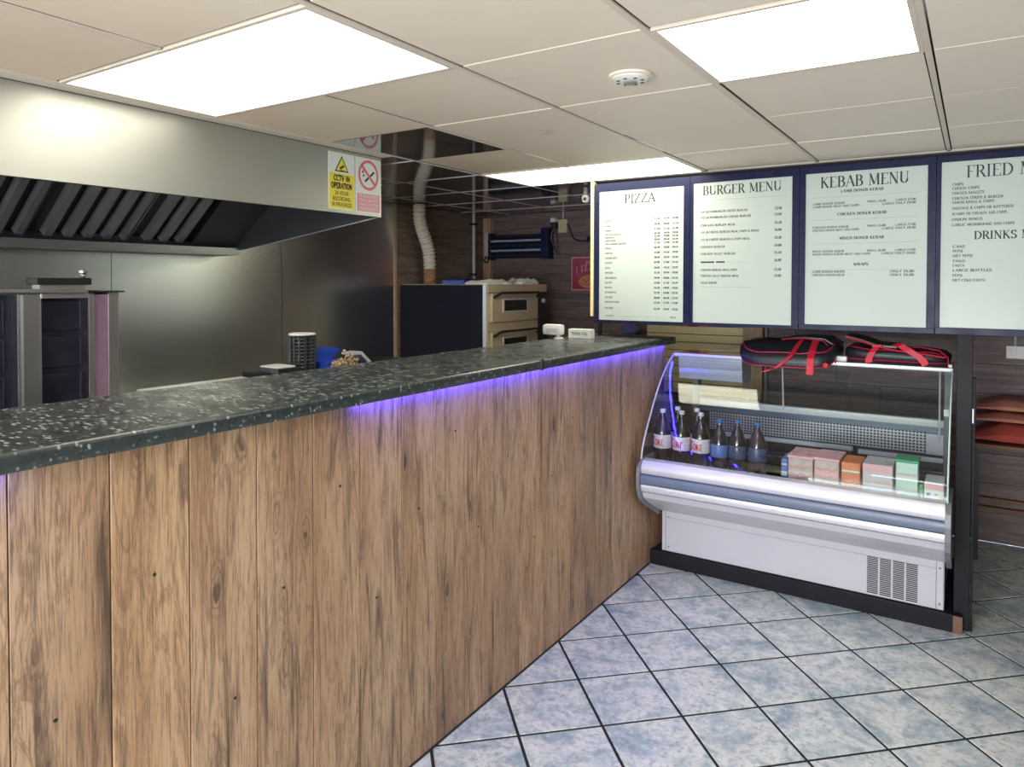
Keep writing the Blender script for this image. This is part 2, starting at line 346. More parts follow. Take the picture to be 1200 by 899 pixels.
def clip(poly, x0, x1, y0, y1):
    for ax, lim, sg in ((0, x0, 1), (0, x1, -1), (1, y0, 1), (1, y1, -1)):
        out = []
        for i in range(len(poly)):
            a, b = poly[i], poly[(i+1) % len(poly)]; ia = (a[ax]-lim)*sg >= 0; ib = (b[ax]-lim)*sg >= 0
            if ia: out.append(a)
            if ia != ib:
                t = (lim-a[ax])/(b[ax]-a[ax]); out.append((a[0]+t*(b[0]-a[0]), a[1]+t*(b[1]-a[1])))
        poly = out
        if len(poly) < 3: return None
    return poly
def area2(p): return abs(sum(p[i][0]*p[(i+1) % len(p)][1]-p[(i+1) % len(p)][0]*p[i][1] for i in range(len(p))))/2

# ------------------------------------------------------------------ serif stroke lettering
def arc(cx, cy, rx, ry, a0, a1, n=8): return [(cx+rx*math.cos(math.radians(a0+(a1-a0)*i/n)), cy+ry*math.sin(math.radians(a0+(a1-a0)*i/n))) for i in range(n+1)]
def ell(cx, cy, rx, ry, n=12): return arc(cx, cy, rx, ry, 90, 450, n)
G = {
 'A': (.72, [('n', [(.08, 0), (.36, 1)]), ('k', [(.36, 1), (.65, 0)]), ('n', [(.2, .34), (.54, .34)])], [(.08, 0), (.65, 0)]),
 'B': (.66, [('k', [(.17, 0), (.17, 1)]), ('a', [(.17, 1)]+arc(.34, .765, .18, .235, 90, -90, 6)+[(.17, .53)]), ('a', [(.34, .53)]+arc(.36, .265, .22, .265, 90, -90, 6)+[(.17, 0)])], [(.15, 0), (.15, 1)]),
 'C': (.70, [('a', arc(.40, .5, .32, .5, 50, 310, 10)), ('n', [(.61, .72), (.61, .98)])], []),
 'D': (.74, [('k', [(.17, 0), (.17, 1)]), ('a', [(.17, 1)]+arc(.30, .5, .36, .5, 90, -90, 8)+[(.17, 0)])], [(.15, 0), (.15, 1)]),
 'E': (.62, [('k', [(.17, 0), (.17, 1)]), ('n', [(.17, 1), (.55, 1), (.55, .82)]), ('n', [(.17, .52), (.43, .52)]), ('n', [(.17, 0), (.57, 0), (.57, .2)])], [(.12, 0), (.12, 1)]),
 'F': (.58, [('k', [(.17, 0), (.17, 1)]), ('n', [(.17, 1), (.54, 1), (.54, .82)]), ('n', [(.17, .52), (.43, .52)])], [(.17, 0), (.12, 1)]),
 'G': (.75, [('a', arc(.40, .5, .32, .5, 50, 325, 10)), ('k', [(.63, .06), (.63, .42)])], [(.63, .42)]),
 'H': (.76, [('k', [(.17, 0), (.17, 1)]), ('k', [(.6, 0), (.6, 1)]), ('n', [(.17, .52), (.6, .52)])], [(.17, 0), (.17, 1), (.6, 0), (.6, 1)]),
 'I': (.34, [('k', [(.17, 0), (.17, 1)])], [(.17, 0), (.17, 1)]),
 'J': (.42, [('k', [(.26, .15), (.26, 1)]), ('n', [(.26, .15), (.18, 0), (.06, .06)])], [(.26, 1)]),
 'K': (.72, [('k', [(.17, 0), (.17, 1)]), ('n', [(.17, .42), (.56, 1)]), ('k', [(.3, .58), (.62, 0)])], [(.17, 0), (.17, 1), (.56, 1), (.62, 0)]),
 'L': (.60, [('k', [(.17, 0), (.17, 1)]), ('n', [(.17, 0), (.56, 0), (.56, .22)])], [(.12, 0), (.17, 1)]),
 'M': (.90, [('n', [(.14, 0), (.17, 1)]), ('k', [(.17, 1), (.45, .08)]), ('n', [(.45, .08), (.73, 1)]), ('k', [(.74, 1), (.76, 0)])], [(.14, 0), (.15, 1), (.76, 0), (.75, 1)]),
 'N': (.76, [('n', [(.15, 0), (.15, 1)]), ('k', [(.15, 1), (.62, 0)]), ('n', [(.62, 0), (.62, 1)])], [(.15, 0), (.12, 1), (.62, 1)]),
 'O': (.76, [('a', ell(.38, .5, .31, .5))], []),
 'P': (.62, [('k', [(.17, 0), (.17, 1)]), ('a', [(.17, 1)]+arc(.34, .74, .2, .26, 90, -90, 6)+[(.17, .48)])], [(.17, 0), (.12, 1)]),
 'Q': (.76, [('a', ell(.38, .5, .31, .5)), ('k', [(.42, .1), (.66, -.15)])], []),
 'R': (.70, [('k', [(.17, 0), (.17, 1)]), ('a', [(.17, 1)]+arc(.34, .75, .19, .25, 90, -90, 6)+[(.17, .5)]), ('k', [(.36, .5), (.62, 0)])], [(.17, 0), (.12, 1), (.63, 0)]),
 'S': (.56, [('a', arc(.28, .755, .18, .245, 30, 215, 6)+[(.34, .49)]+arc(.28, .245, .2, .245, 35, -150, 6)), ('n', [(.47, .78), (.47, .99)]), ('n', [(.08, .04), (.08, .24)])], []),
 'T': (.66, [('k', [(.33, 0), (.33, 1)]), ('n', [(.06, .82), (.06, 1), (.6, 1), (.6, .82)])], [(.33, 0)]),
 'U': (.74, [('k', [(.16, 1), (.16, .3)]), ('a', arc(.38, .3, .22, .3, 180, 360, 7)), ('n', [(.60, .3), (.60, 1)])], [(.16, 1), (.60, 1)]),
 'V': (.72, [('k', [(.09, 1), (.37, 0)]), ('n', [(.37, 0), (.64, 1)])], [(.09, 1), (.64, 1)]),
 'W': (.96, [('k', [(.08, 1), (.28, 0)]), ('n', [(.28, 0), (.48, .9)]), ('k', [(.48, .9), (.68, 0)]), ('n', [(.68, 0), (.88, 1)])], [(.08, 1), (.88, 1)]),
 'X': (.70, [('k', [(.1, 1), (.6, 0)]), ('n', [(.58, 1), (.1, 0)])], [(.1, 0), (.6, 0), (.1, 1), (.58, 1)]),
 'Y': (.70, [('k', [(.1, 1), (.35, .48)]), ('n', [(.35, .48), (.6, 1)]), ('k', [(.35, 0), (.35, .48)])], [(.35, 0), (.1, 1), (.6, 1)]),
 'Z': (.64, [('n', [(.1, .8), (.1, 1), (.54, 1)]), ('k', [(.54, 1), (.08, 0)]), ('n', [(.08, 0), (.57, 0), (.57, .2)])], []),
 '0': (.54, [('a', ell(.27, .5, .2, .5, 10))], []), '1': (.44, [('k', [(.24, 0), (.24, 1)]), ('n', [(.24, 1), (.1, .82)])], [(.24, 0)]),
 '2': (.54, [('a', arc(.27, .74, .19, .26, 160, -30, 6)+[(.07, 0)]), ('n', [(.07, 0), (.48, 0)])], []),
 '3': (.52, [('a', arc(.24, .76, .18, .24, 150, -80, 6)), ('a', arc(.24, .26, .2, .27, 80, -150, 6))], []),
 '4': (.54, [('n', [(.36, 1), (.05, .3), (.5, .3)]), ('k', [(.37, 0), (.37, 1)])], []),
 '5': (.52, [('n', [(.45, 1), (.14, 1), (.12, .58)]), ('a', [(.12, .58)]+arc(.24, .3, .2, .3, 85, -150, 6))], []),
 '6': (.54, [('a', arc(.42, .45, .33, .55, 95, 200, 5)), ('a', ell(.27, .28, .19, .28, 10))], []),
 '7': (.52, [('n', [(.07, 1), (.48, 1)]), ('k', [(.48, 1), (.2, 0)])], []),
 '8': (.54, [('a', ell(.27, .75, .17, .25, 10)), ('a', ell(.27, .26, .2, .26, 10))], []),
 '9': (.54, [('a', ell(.27, .72, .19, .28, 10)), ('a', arc(.12, .55, .34, .55, 15, -85, 5))], []),
 '.': (.26, [('k', [(.13, 0), (.13, .1)])], []), '&': (.76, [('k', [(.66, 0), (.2, .85)]), ('a', arc(.32, .82, .13, .18, 200, -40, 6)), ('a', arc(.3, .25, .22, .25, 120, 330, 7))], []),
 '"': (.36, [('n', [(.1, .75), (.1, 1)]), ('n', [(.24, .75), (.24, 1)])], []), '-': (.4, [('n', [(.06, .4), (.34, .4)])], []), '/': (.45, [('n', [(.05, 0), (.4, 1)])], []),
 '\u00a3': (.56, [('a', arc(.32, .72, .16, .28, 20, 180, 5)+[(.16, .3), (.08, 0)]), ('n', [(.08, 0), (.5, 0)]), ('n', [(.06, .46), (.38, .46)])], []),
 ' ': (.36, [], []),
}
def text(mb, s, o, u, v, h, thick=.15, thin=.055, serif=True, width=None, align='l', sx=1.0, lift=0.0):
    """letters as flat quads in the plane o + u*x + v*y; h = cap height"""
    o, u, v = Vector(o), Vector(u), Vector(v); nrm = u.cross(v).normalized()*lift
    adv = sum(G.get(c, G[' '])[0] for c in s)
    k = h*sx if width is None else width/adv
    x = {'l': 0, 'c': -adv*k/2, 'r': -adv*k}[align]
    def seg(a, b, wd):
        d = Vector((b[0]-a[0], b[1]-a[1])); L = d.length
        if L < 1e-6: return
        d /= L; p = Vector((-d.y, d.x))*wd/2; e = d*wd*0.25
        q = [Vector(a)-e+p, Vector(a)-e-p, Vector(b)+e-p, Vector(b)+e+p]
        mb.add([tuple(o+nrm+u*(x+t.x*k)+v*(t.y*h)) for t in q], [(0, 1, 2, 3)])
    for c in s:
        wd, strokes, serifs = G.get(c, G[' '])
        for kind, pts in strokes:
            for a, b in zip(pts, pts[1:]):
                L = math.hypot(b[0]-a[0], b[1]-a[1]) or 1
                t = thick if kind == 'k' else thin if kind == 'n' else thin+(thick-thin)*(abs(b[1]-a[1])/L)**1.5
                seg(a, b, t)
        if serif:
            for sx_, sy_ in serifs: seg((sx_-.09, sy_), (sx_+.09, sy_), thin)
        x += wd*k
    return mb
def line(mb, o, u, v, x0, x1, y, t=0.0012):
    o, u, v = Vector(o), Vector(u), Vector(v)
    mb.add([tuple(o+u*a+v*b) for a, b in ((x0, y), (x1, y), (x1, y+t), (x0, y+t))], [(0, 1, 2, 3)])

# ================================================================== ROOM
floor = struct('floor', MB().box(XL, XR, YF, YB, -0.12, -0.003), 'grout')
th = math.radians(44.0335); ux = (math.cos(th), math.sin(th)); vx = (math.sin(th), -math.cos(th)); S = 0.33; g = 0.0062
for i in range(-22, 24):
    for j in range(-22, 26):
        q = []
        for a, b in ((g/S, g/S), (1-g/S, g/S), (1-g/S, 1-g/S), (g/S, 1-g/S)):
            a += i; b += j; q.append((-1.4026+S*(a*ux[0]+b*vx[0]), 3.6358+S*(a*ux[1]+b*vx[1])))
        c = clip(q, -1.66, XR, -0.9, YB)
        if c and area2(c) > 0.0006:
            m = MB(); n = len(c); cx = sum(p[0] for p in c)/n; cy = sum(p[1] for p in c)/n
            ins = [(cx+(p[0]-cx)*0.985, cy+(p[1]-cy)*0.985) for p in c]
            m.add([(p[0], p[1], -0.012) for p in c]+[(p[0], p[1], -0.0012) for p in c]+[(p[0], p[1], 0) for p in ins],
                  [tuple(2*n+k for k in range(n))]+[(k, (k+1) % n, n+(k+1) % n, n+k) for k in range(n)]+[(n+k, n+(k+1) % n, 2*n+(k+1) % n, 2*n+k) for k in range(n)])
            obj('floor_tile', m, 'ftile', floor, at=(cx, cy, 0))

ceil = struct('ceiling', MB().box(XL, XR, YF, YB, CZ+0.10, CZ+0.16), 'plenum')
gx = [XL]+[-1.922+0.6*k for k in range(-3, 6)]+[XR]; gy = [YF]+[1.728+0.5905*k for k in range(-6, 7)]+[YB]
gx = [x for x in gx if XL <= x <= XR]; gy = [y for y in gy if YF <= y <= YB]
lights = {(-2.522, 1.137), (-1.922, 1.137), (-0.722, 1.728), (-2.522, 3.499), (-1.922, 3.499)}
rt = random.Random(3)
for a in range(len(gx)-1):
    for b in range(len(gy)-1):
        x0, x1, y0, y1 = gx[a], gx[a+1], gy[b], gy[b+1]
        if x1 < -2.5 and y1 < 2.4: continue
        if any(abs(x0-lx) < .05 and abs(y0-ly) < .05 for lx, ly in lights): continue
        if x1-x0 < .05 or y1-y0 < .05: continue
        dark = (x1 < -2.5 and y0 > 2.2) or (abs(x0+2.522) < .05 and abs(y0-2.318) < .05) or (y0 > 4.0 and x1 < 0.2)
        z = CZ+0.002+(0 if dark else rt.uniform(0, 0.004))
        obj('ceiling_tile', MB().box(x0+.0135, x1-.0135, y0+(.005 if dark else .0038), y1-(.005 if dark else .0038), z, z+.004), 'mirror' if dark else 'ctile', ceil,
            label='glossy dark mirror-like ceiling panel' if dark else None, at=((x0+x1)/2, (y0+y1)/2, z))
lightspans = {-1.922: ((1.137, 1.728), (3.499, 4.09))}
for x in gx[1:-1]:
    y0 = 2.75 if x < -2.6 else YF
    cuts = [y0]
    for k, sp_ in lightspans.items():
        if abs(x-k) < .02:
            for p, q in sp_: cuts += [p, q]
    cuts.append(YB)
    for p, q in zip(cuts[::2], cuts[1::2]):
        segs = [(p, min(q, 2.318), .0085, 'tbar')]+([(max(p, 2.318), q, .005, 'whitebar')] if q > 2.33 else []) if x < -1.95 else [(p, q, .0085, 'tbar')]
        for a_, b_, hw, mt in segs:
            if b_-a_ > .02: obj('grid_bar', MB().box(x-hw, x+hw, a_, b_, CZ-.001, CZ+.004), mt, ceil)
for y in gy[1:-1]:
    if y > 4.0: obj('cross_bar', MB().box(XL, XR, y-.005, y+.005, CZ-.001, CZ+.004), 'whitebar', ceil)
    elif y > 2.2:
        obj('cross_bar', MB().box(-2.594 if y < 2.735 else XL, -2.525, y-.004, y+.004, CZ-.001, CZ+.004), 'whitebar', ceil)
obj('edge_trim', MB().box(-2.594, -2.530, YF, 2.735, CZ-.002, CZ+.006), 'tbar', ceil)
obj('edge_trim', MB().box(-2.03, XR, 4.10, 4.14, CZ-.003, CZ+.004), 'tbar', ceil)

def ceiling_light(x0, x1, y0, y1, label, col, s, edge):
    t = thing('ceiling_light', label, 'light', ((x0+x1)/2, (y0+y1)/2, CZ), 'recessed ceiling light panels')
    m = MB(); fw = .014
    m.box(x0, x1, y0, y0+fw, CZ-.002, CZ+.03).box(x0, x1, y1-fw, y1, CZ-.002, CZ+.03).box(x0, x0+fw, y0+fw, y1-fw, CZ-.002, CZ+.03).box(x1-fw, x1, y0+fw, y1-fw, CZ-.002, CZ+.03)
    obj('frame', m, 'tbar', t)
    obj('diffuser', MB().box(x0+fw, x1-fw, y0+fw, y1-fw, CZ+.004, CZ+.010), mat_diffuser('light_diffuser', col, s, edge), t, at=((x0+x1)/2, (y0+y1)/2, CZ+.004))
    return t
ceiling_light(-2.512, -1.330, 1.145, 1.720, 'long recessed light panel with a greenish-white prismatic diffuser above the extractor hood', LAMP1, LAMP_S[0], True)
L2 = ceiling_light(-0.712, -0.130, 1.738, 2.309, 'square bright white recessed light panel with a cracked edge, right of the smoke detector', LAMP2, LAMP_S[1], False)
ceiling_light(-2.512, -1.330, 3.508, 4.080, 'long yellowish recessed light panel nearest the pizza menu board', LAMP3, LAMP_S[2], False)

# walls
wl = struct('wall_left', MB().box(XL-.12, XL-.012, YF, YB, 0, CZ+.12), 'plenum')
for y0, y1 in ((YF, -0.22), (-0.22, 0.93), (0.93, 2.08), (2.08, 3.23), (3.23, 4.37)):
    obj('steel_panel', MB().box(XL-.012, XL, y0+.0015, y1-.0015, 0, CZ), 'steel_y', wl, at=(XL, y0, 0))
for k in range(12):
    obj('plank', MB().box(XL-.012, XL, 4.375, YB, k*.197+.001, min(CZ, (k+1)*.197)-.001, .002), 'wallwood_y', wl, at=(XL, 4.375, k*.197))
obj('corner_strip', MB().box(XL, XL+.006, 4.355, 4.385, 0, CZ-.001), 'postwood', wl)
wb = struct('wall_back', MB().box(XL-.12, XR+.12, YB+.012, YB+.12, 0, CZ+.12), 'plenum')
for k in range(12):
    xs = [XL, XL+1.1+(k*0.47) % 1.0, -1.2+(k*0.61) % 0.9, 0.5+(k*0.37) % 0.8, XR]
    for a, b in zip(xs, xs[1:]):
        obj('plank', MB().box(a+.001, b-.001, YB, YB+.012, k*.197+.001, min(CZ, (k+1)*.197)-.001, .002), 'wallwood_x', wb, at=(a, YB, k*.197))
wr = struct('wall_right', MB().box(XR+.012, XR+.12, YF, YB, 0, CZ+.12), 'plenum')
for k in range(12):
    obj('plank', MB().box(XR, XR+.012, YF, YB, k*.197+.001, min(CZ, (k+1)*.197)-.001, .002), 'wallwood_side', wr, at=(XR, 0, k*.197))
wf = MB(); X0, X1, Z0, Z1 = -1.9, 0.9, 0.45, 2.2
wf.box(XL, X0, YF-.12, YF, 0, CZ+.12).box(X1, XR, YF-.12, YF, 0, CZ+.12).box(X0, X1, YF-.12, YF, 0, Z0).box(X0, X1, YF-.12, YF, Z1, CZ+.12)
struct('wall_front', wf, 'paint')
wn = struct('window_1', MB().box(X0, X1, YF-.10, YF-.04, Z0, Z0+.05).box(X0, X1, YF-.10, YF-.04, Z1-.05, Z1).box(X0, X0+.05, YF-.10, YF-.04, Z0+.05, Z1-.05).box(X1-.05, X1, YF-.10, YF-.04, Z0+.05, Z1-.05).box(-.15, -.10, YF-.10, YF-.04, Z0+.05, Z1-.05), 'alu')
obj('pane', MB().box(X0+.05, -.15, YF-.073, YF-.067, Z0+.05, Z1-.05), 'paneglass', wn); obj('pane', MB().box(-.10, X1-.05, YF-.073, YF-.067, Z0+.05, Z1-.05), 'paneglass', wn)

# ================================================================== SERVICE COUNTER
CX = -1.65; CY0, CY1 = -0.55, 4.30
cnt = thing('service_counter', 'long takeaway counter clad in rustic oak boards, running from the foreground to the display fridge', 'counter', (CX-.25, (CY0+CY1)/2, 0))
obj('carcass', MB().box(-2.10, CX-.014, CY0, CY1, 0, 1.33), 'blackwood', cnt)
ys = [-.55, -.34, -.145, .055, .25, .45, .645, .85, 1.045, 1.245, 1.443, 1.636, 1.835, 2.02, 2.213, 2.395, 2.595, 2.784, 2.972, 3.157, 3.339, 3.53, 3.72, 3.91, 4.10, 4.30]
hole = [(k*.37) % 1.0 for k in range(40)]
for k, (a, b) in enumerate(zip(ys, ys[1:])):
    m = MB().prism([(CX-.013, a+.0015), (CX-.013, b-.0015), (CX-.001, b-.0015), (CX, b-.0028), (CX, a+.0028), (CX-.001, a+.0015)], 'z', 0.004, 1.33)
    p = obj('plank', m, 'wood', cnt, at=(CX, (a+b)/2, 0))
    yy = a+(b-a)*(.35+.3*hole[k]); zz = .55+.65*hole[k+3]
    obj('screw_hole', MB().lathe([(.0045, 0), (.0045, .0012)], (CX-.0002, yy, zz), 8, 'x'), 'black', p)
obj('base_seal', MB().box(CX, CX+.004, CY0, 4.06, 0.0005, .008), 'black', cnt)
def slab(y0, y1, dz, dx, label):
    r = .010; z0, z1 = 1.331, 1.372+dz; xf = -1.588+dx
    t = thing('worktop', label, 'worktop', (-1.87, (y0+y1)/2, z0))
    obj('top_board', MB().box(-2.16, xf-.012, y0, y1, z0, z1), 'worktop', t)
    pr = [(xf-.012, z0), (xf-.012, z1)]+[(xf-r+r*math.sin(q), z1-r+r*math.cos(q)) for q in [0, .4, .8, 1.2, 1.57]]+[(xf-r*.4+r*.4*math.cos(q), z0+r*.4-r*.4*math.sin(q)) for q in [0, .8, 1.57]]
    obj('front_edge', MB().prism(pr, 'y', y0, y1), 'worktop_edge', t, True)
    return t
w1 = slab(-.6, 2.668, 0, 0, 'black flecked laminate worktop on the near, longer part of the oak counter')
w2 = slab(2.672, 4.32, .001, .002, 'black flecked laminate worktop on the far end of the counter, bearing the card reader')
obj('edge_clip', MB().box(-1.590, -1.582, 2.660, 2.682, 1.329, 1.378, .002), 'black', w2)
led = thing('led_strip', 'long glowing blue light strip under the counter lip, reaching the fridge', 'light strip', (-1.60, 2.9, 1.33))
obj('light_tape', MB().box(-1.632, -1.624, 1.60, 4.31, 1.3255, 1.3305), 'led', led)
led2 = thing('led_strip', 'short lit end of blue light strip under the near end of the counter top', 'light strip', (-1.60, .3, 1.33))
obj('light_tape', MB().box(-1.632, -1.624, -.4, .62, 1.3255, 1.3305), 'led', led2)

# ================================================================== EXTRACTOR HOOD
HX, HY = -2.60, 2.735
hood = thing('extractor_hood', 'large brushed steel extractor hood with dark baffle filters over the kebab grill', 'extractor hood', (-3.3, 1.3, 1.88))
obj('front_panel', MB().box(HX-.004, HX, -.9, HY, 2.05, CZ-.003), 'hoodsteel', hood)
obj('lip', MB().box(HX-.03, HX-.004, -.9, HY-.003, 2.05, 2.062), 'darksteel', hood)
obj('end_panel', MB().prism([(-3.99, 1.872), (HX-.004, 2.05), (HX-.004, CZ-.003), (-3.99, CZ-.003)], 'y', HY-.004, HY), 'hoodsteel', hood)
obj('top_panel', MB().box(-3.99, HX-.004, -.9, HY-.004, CZ-.010, CZ-.003), 'darksteel', hood)
FA = Vector((-3.80, 0, 1.928)); FD = Vector((.797, 0, .604)); FN = Vector((.604, 0, -.797)); FL = .69
def slope_bar(y0, y1, a0, a1, n0, n1):        # bar lying on the inclined filter plane
    P = [FA+FD*a+FN*n for a, n in ((a0, n0), (a1, n0), (a1, n1), (a0, n1))]
    return MB().prism([(p.x, p.z) for p in P], 'y', y0, y1)
obj('filter_backing', slope_bar(-.9, HY-.006, 0, FL, -.05, -.04), 'darksteel', hood)
y = -.85; k = 0
while y < 2.36:
    wd_ = .046
    fl = MB(); c = [(y, -.035), (y+.010, 0), (y+wd_, 0), (y+wd_+.010, -.035)]
    pts_ = []
    for a_ in (.012, FL-.01):
        for yy, n_ in c: p = FA+FD*a_+FN*n_; pts_.append((p.x, yy, p.z))
    fl.add(pts_, [(0, 1, 5, 4), (1, 2, 6, 5), (2, 3, 7, 6), (3, 0, 4, 7), (0, 3, 2, 1), (4, 5, 6, 7)])
    obj('baffle', fl, 'filter', hood); y += .094 if k % 5 != 4 else .122; k += 1
for y in (-.42, .07, .57, 1.07, 1.56, 2.05): obj('filter_frame', slope_bar(y-.004, y+.004, .0, FL, -.02, .003), 'darksteel', hood)
obj('blanking_plate', slope_bar(2.43, HY-.006, .0, FL, -.006, .0), 'darksteel', hood)
obj('end_liner', MB().prism([(-3.86, 1.893), (HX-.034, 2.052), (HX-.034, CZ-.012), (-3.86, CZ-.012)], 'y', HY-.0058, HY-.0042), 'darksteel', hood, label='dark inner face of the end panel')
obj('grease_gutter', MB().prism([(-3.87, 1.874), (-3.78, 1.878), (-3.775, 1.918), (-3.785, 1.918), (-3.79, 1.888), (-3.87, 1.884)], 'y', -.9, HY-.004), 'steel_y', hood)
obj('back_skirt', MB().box(-3.995, -3.86, -.9, HY-.004, 1.874, 1.95), 'darksteel', hood)

# signs on the hood
U, V = Vector((0, 1, 0)), Vector((0, 0, 1)); SX = HX+.0025
def plate(y0, y1, z0, z1, x0=HX+.0005, x1=SX): return MB().box(x0, x1, y0, y1, z0, z1)
sg = thing('warning_sign', 'yellow and white CCTV warning sign stuck on the hood\'s right end', 'sign', (SX, 2.457, 2.19))
obj('backing', plate(2.374, 2.543, 2.066, 2.340), 'signwhite', sg); sf = SX+.0004
obj('yellow_panel', plate(2.376, 2.541, 2.070, 2.240, SX, sf), 'yellow', sg)
tri = lambda cy, cz, r, x0, x1: MB().prism([(cy-r*.87, cz-r*.5), (cy+r*.87, cz-r*.5), (cy, cz+r)], 'x', x0, x1)
obj('triangle_border', tri(2.458, 2.275, .052, sf, sf+.0004), 'ink', sg); obj('triangle_fill', tri(2.458, 2.275, .041, sf+.0004, sf+.0008), 'yellow', sg)
cam_ = MB().prism([(2.443, 2.268), (2.449, 2.259), (2.475, 2.276), (2.469, 2.285)], 'x', sf+.0008, sf+.0011); cam_.box(sf+.0008, sf+.0011, 2.447, 2.472, 2.254, 2.257)
obj('camera_symbol', cam_, 'ink', sg)
m = MB()
for s_, z, h, wd in (('CCTV IN', 2.205, .026, .105), ('OPERATION', 2.168, .026, .135)): text(m, s_, (sf+.0003, 2.458, z), U, V, h, .24, .20, False, wd, 'c')
for s_, z, wd in (('24 HOUR', 2.137, .09), ('RECORDING', 2.109, .12), ('IN PROGRESS', 2.081, .13)): text(m, s_, (sf+.0003, 2.458, z), U, V, .018, .14, .12, False, wd, 'c')
obj('lettering', m, 'ink', sg)
sn = thing('no_smoking_sign', 'faded red and white no smoking sign on the very end of the hood', 'sign', (SX, 2.64, 2.19))
obj('backing', plate(2.552, 2.728, 2.060, 2.340), 'signwhite', sn)
rg = MB()
for k in range(36):
    a, b = 2*PI*k/36, 2*PI*(k+1)/36
    rg.add([(sf, 2.64+r*math.cos(t), 2.255+r*1.08*math.sin(t)) for r, t in ((.071, a), (.071, b), (.058, b), (.058, a))], [(0, 1, 2, 3)])
rg.add([(sf, 2.64+a, 2.255+b) for a, b in ((-.051, .040), (-.041, .050), (.050, -.040), (.040, -.050))], [(0, 1, 2, 3)])
cg = MB().prism([(2.612, 2.226), (2.619, 2.218), (2.684, 2.272), (2.677, 2.280)], 'x', sf-.0002, sf-.0001)
for a, b in ((2.600, 2.245), (2.594, 2.262), (2.602, 2.276)): cg.prism([(a, b), (a+.012, b+.004), (a+.010, b+.014), (a+.002, b+.012)], 'x', sf-.0002, sf-.0001)
obj('cigarette_symbol', cg, 'ink', sn); obj('ban_ring', rg, 'fadedred', sn)
obj('red_panel', plate(2.560, 2.720, 2.070, 2.160, SX, sf), 'pinkprint', sn)
m = MB()
for s_, z in (('IT IS AGAINST', 2.142), ('THE LAW TO', 2.121), ('SMOKE IN THESE', 2.100), ('PREMISES', 2.079)): text(m, s_, (sf+.0003, 2.64, z), U, V, .012, .15, .13, False, .13, 'c')
obj('lettering', m, 'signwhite', sn)

# ================================================================== KITCHEN BEHIND THE COUNTER
bench = thing('steel_bench', 'steel work bench along the left wall carrying the kebab grill', 'bench', (-3.45, 1.5, 0))
obj('top', MB().box(-3.98, -3.02, -.8, 4.30, .86, .90, .003), 'steel_y', bench)
for x in (-3.94, -3.06):
    for yy in (-.7, 1.6, 4.2): obj('leg', MB().box(x-.02, x+.02, yy-.02, yy+.02, 0, .86), 'steel_y', bench)
obj('shelf', MB().box(-3.96, -3.04, -.75, 4.25, .30, .32), 'steel_y', bench)
kg_ = thing('kebab_grill', 'vertical kebab grill with steel wings and blackened burner niches at the left edge', 'kebab grill', (-3.5, 1.4, .90))
KF = -3.30
obj('base', MB().box(-3.92, KF+.02, .78, 1.76, .902, .98, .004), 'steel_z', kg_)
obj('back', MB().box(-3.95, -3.91, .78, 1.76, .98, 1.675), 'darksteel', kg_)
obj('niche_back', MB().box(-3.37, -3.35, 1.425, 1.615, .98, 1.655), 'niche', kg_)
obj('niche_back', MB().box(-3.37, -3.35, .95, 1.335, .98, 1.655), 'niche', kg_)
obj('steel_wing', MB().box(-3.62, KF, 1.335, 1.425, .98, 1.662, .004), 'steel_z', kg_)
obj('wing_fold', MB().box(KF, KF+.012, 1.352, 1.372, .98, 1.655), 'steel_z', kg_)
obj('steel_frame', MB().box(-3.62, KF, 1.615, 1.640, .98, 1.662, .003), 'steel_z', kg_)
obj('guard_panel', MB().box(-3.62, KF-.012, 1.641, 1.700, .98, 1.655), 'purpleguard', kg_, label='pinkish guard panel')
obj('steel_wing', MB().box(-3.62, KF, 1.701, 1.748, .98, 1.662, .003), 'steel_z', kg_)
obj('frame_header', MB().box(KF-.04, KF+.004, 1.425, 1.615, 1.640, 1.664, .002), 'steel_z', kg_)
obj('top_plate', MB().box(-3.66, KF+.03, .95, 1.60, 1.664, 1.680, .003), 'steel_z', kg_)
obj('top_plate', MB().box(-3.64, KF+.02, 1.615, 1.765, 1.664, 1.671, .002), 'black', kg_)
obj('motor_bar', MB().box(KF-.09, KF+.01, 1.405, 1.625, 1.698, 1.728, .003), 'black', kg_, label='black motor housing bar')
obj('bar_bracket', MB().box(KF-.07, KF, 1.42, 1.60, 1.680, 1.698), 'steel_z', kg_)
kn = MB().lathe([(.014, 0), (.010, .006), (.010, .016), (.016, .022), (.016, .034), (.012, .036)], (KF-.03, 1.607, 1.728), 14); obj('knob', kn, 'steel_z', kg_, True)
for y0, y1 in ((1.44, 1.60), (1.00, 1.30)):
    m = MB()
    for r in range(4): m.box(-3.350, -3.340, y0, y1, 1.02+r*.16, 1.02+r*.16+.13, .003)
    obj('burner_plaque', m, 'niche', kg_)

prep = thing('prep_counter', 'low steel preparation unit with a white top edge showing behind the worktop', 'cabinet', (-2.70, 1.9, 0))
obj('body', MB().box(-3.0, -2.52, 1.2, 2.60, .0, 1.20), 'steel_y', prep)
obj('white_lid', MB().box(-3.0, -2.70, 1.66, 2.26, 1.235, 1.252, .003), 'offwhite', prep)
obj('black_surround', MB().box(-3.02, -2.50, 1.2, 2.60, 1.2, 1.235, .003), 'black', prep)
shelf = thing('counter_shelf', 'narrow dark raised shelf just behind the near worktop holding the utensil pot', 'shelf', (-2.36, 2.1, 0))
obj('board', MB().box(-2.50, -2.18, 1.82, 2.60, 1.325, 1.345, .002), 'blackwood', shelf)
for yy in (1.86, 2.56): obj('support', MB().box(-2.48, -2.20, yy-.012, yy+.012, 0, 1.325), 'blackwood', shelf)
pot = thing('utensil_pot', 'tall black perforated pot with pale rim standing behind the worktop', 'pot', (-2.35, 2.0, 1.345))
pm = MB(); R = .050; n = 14
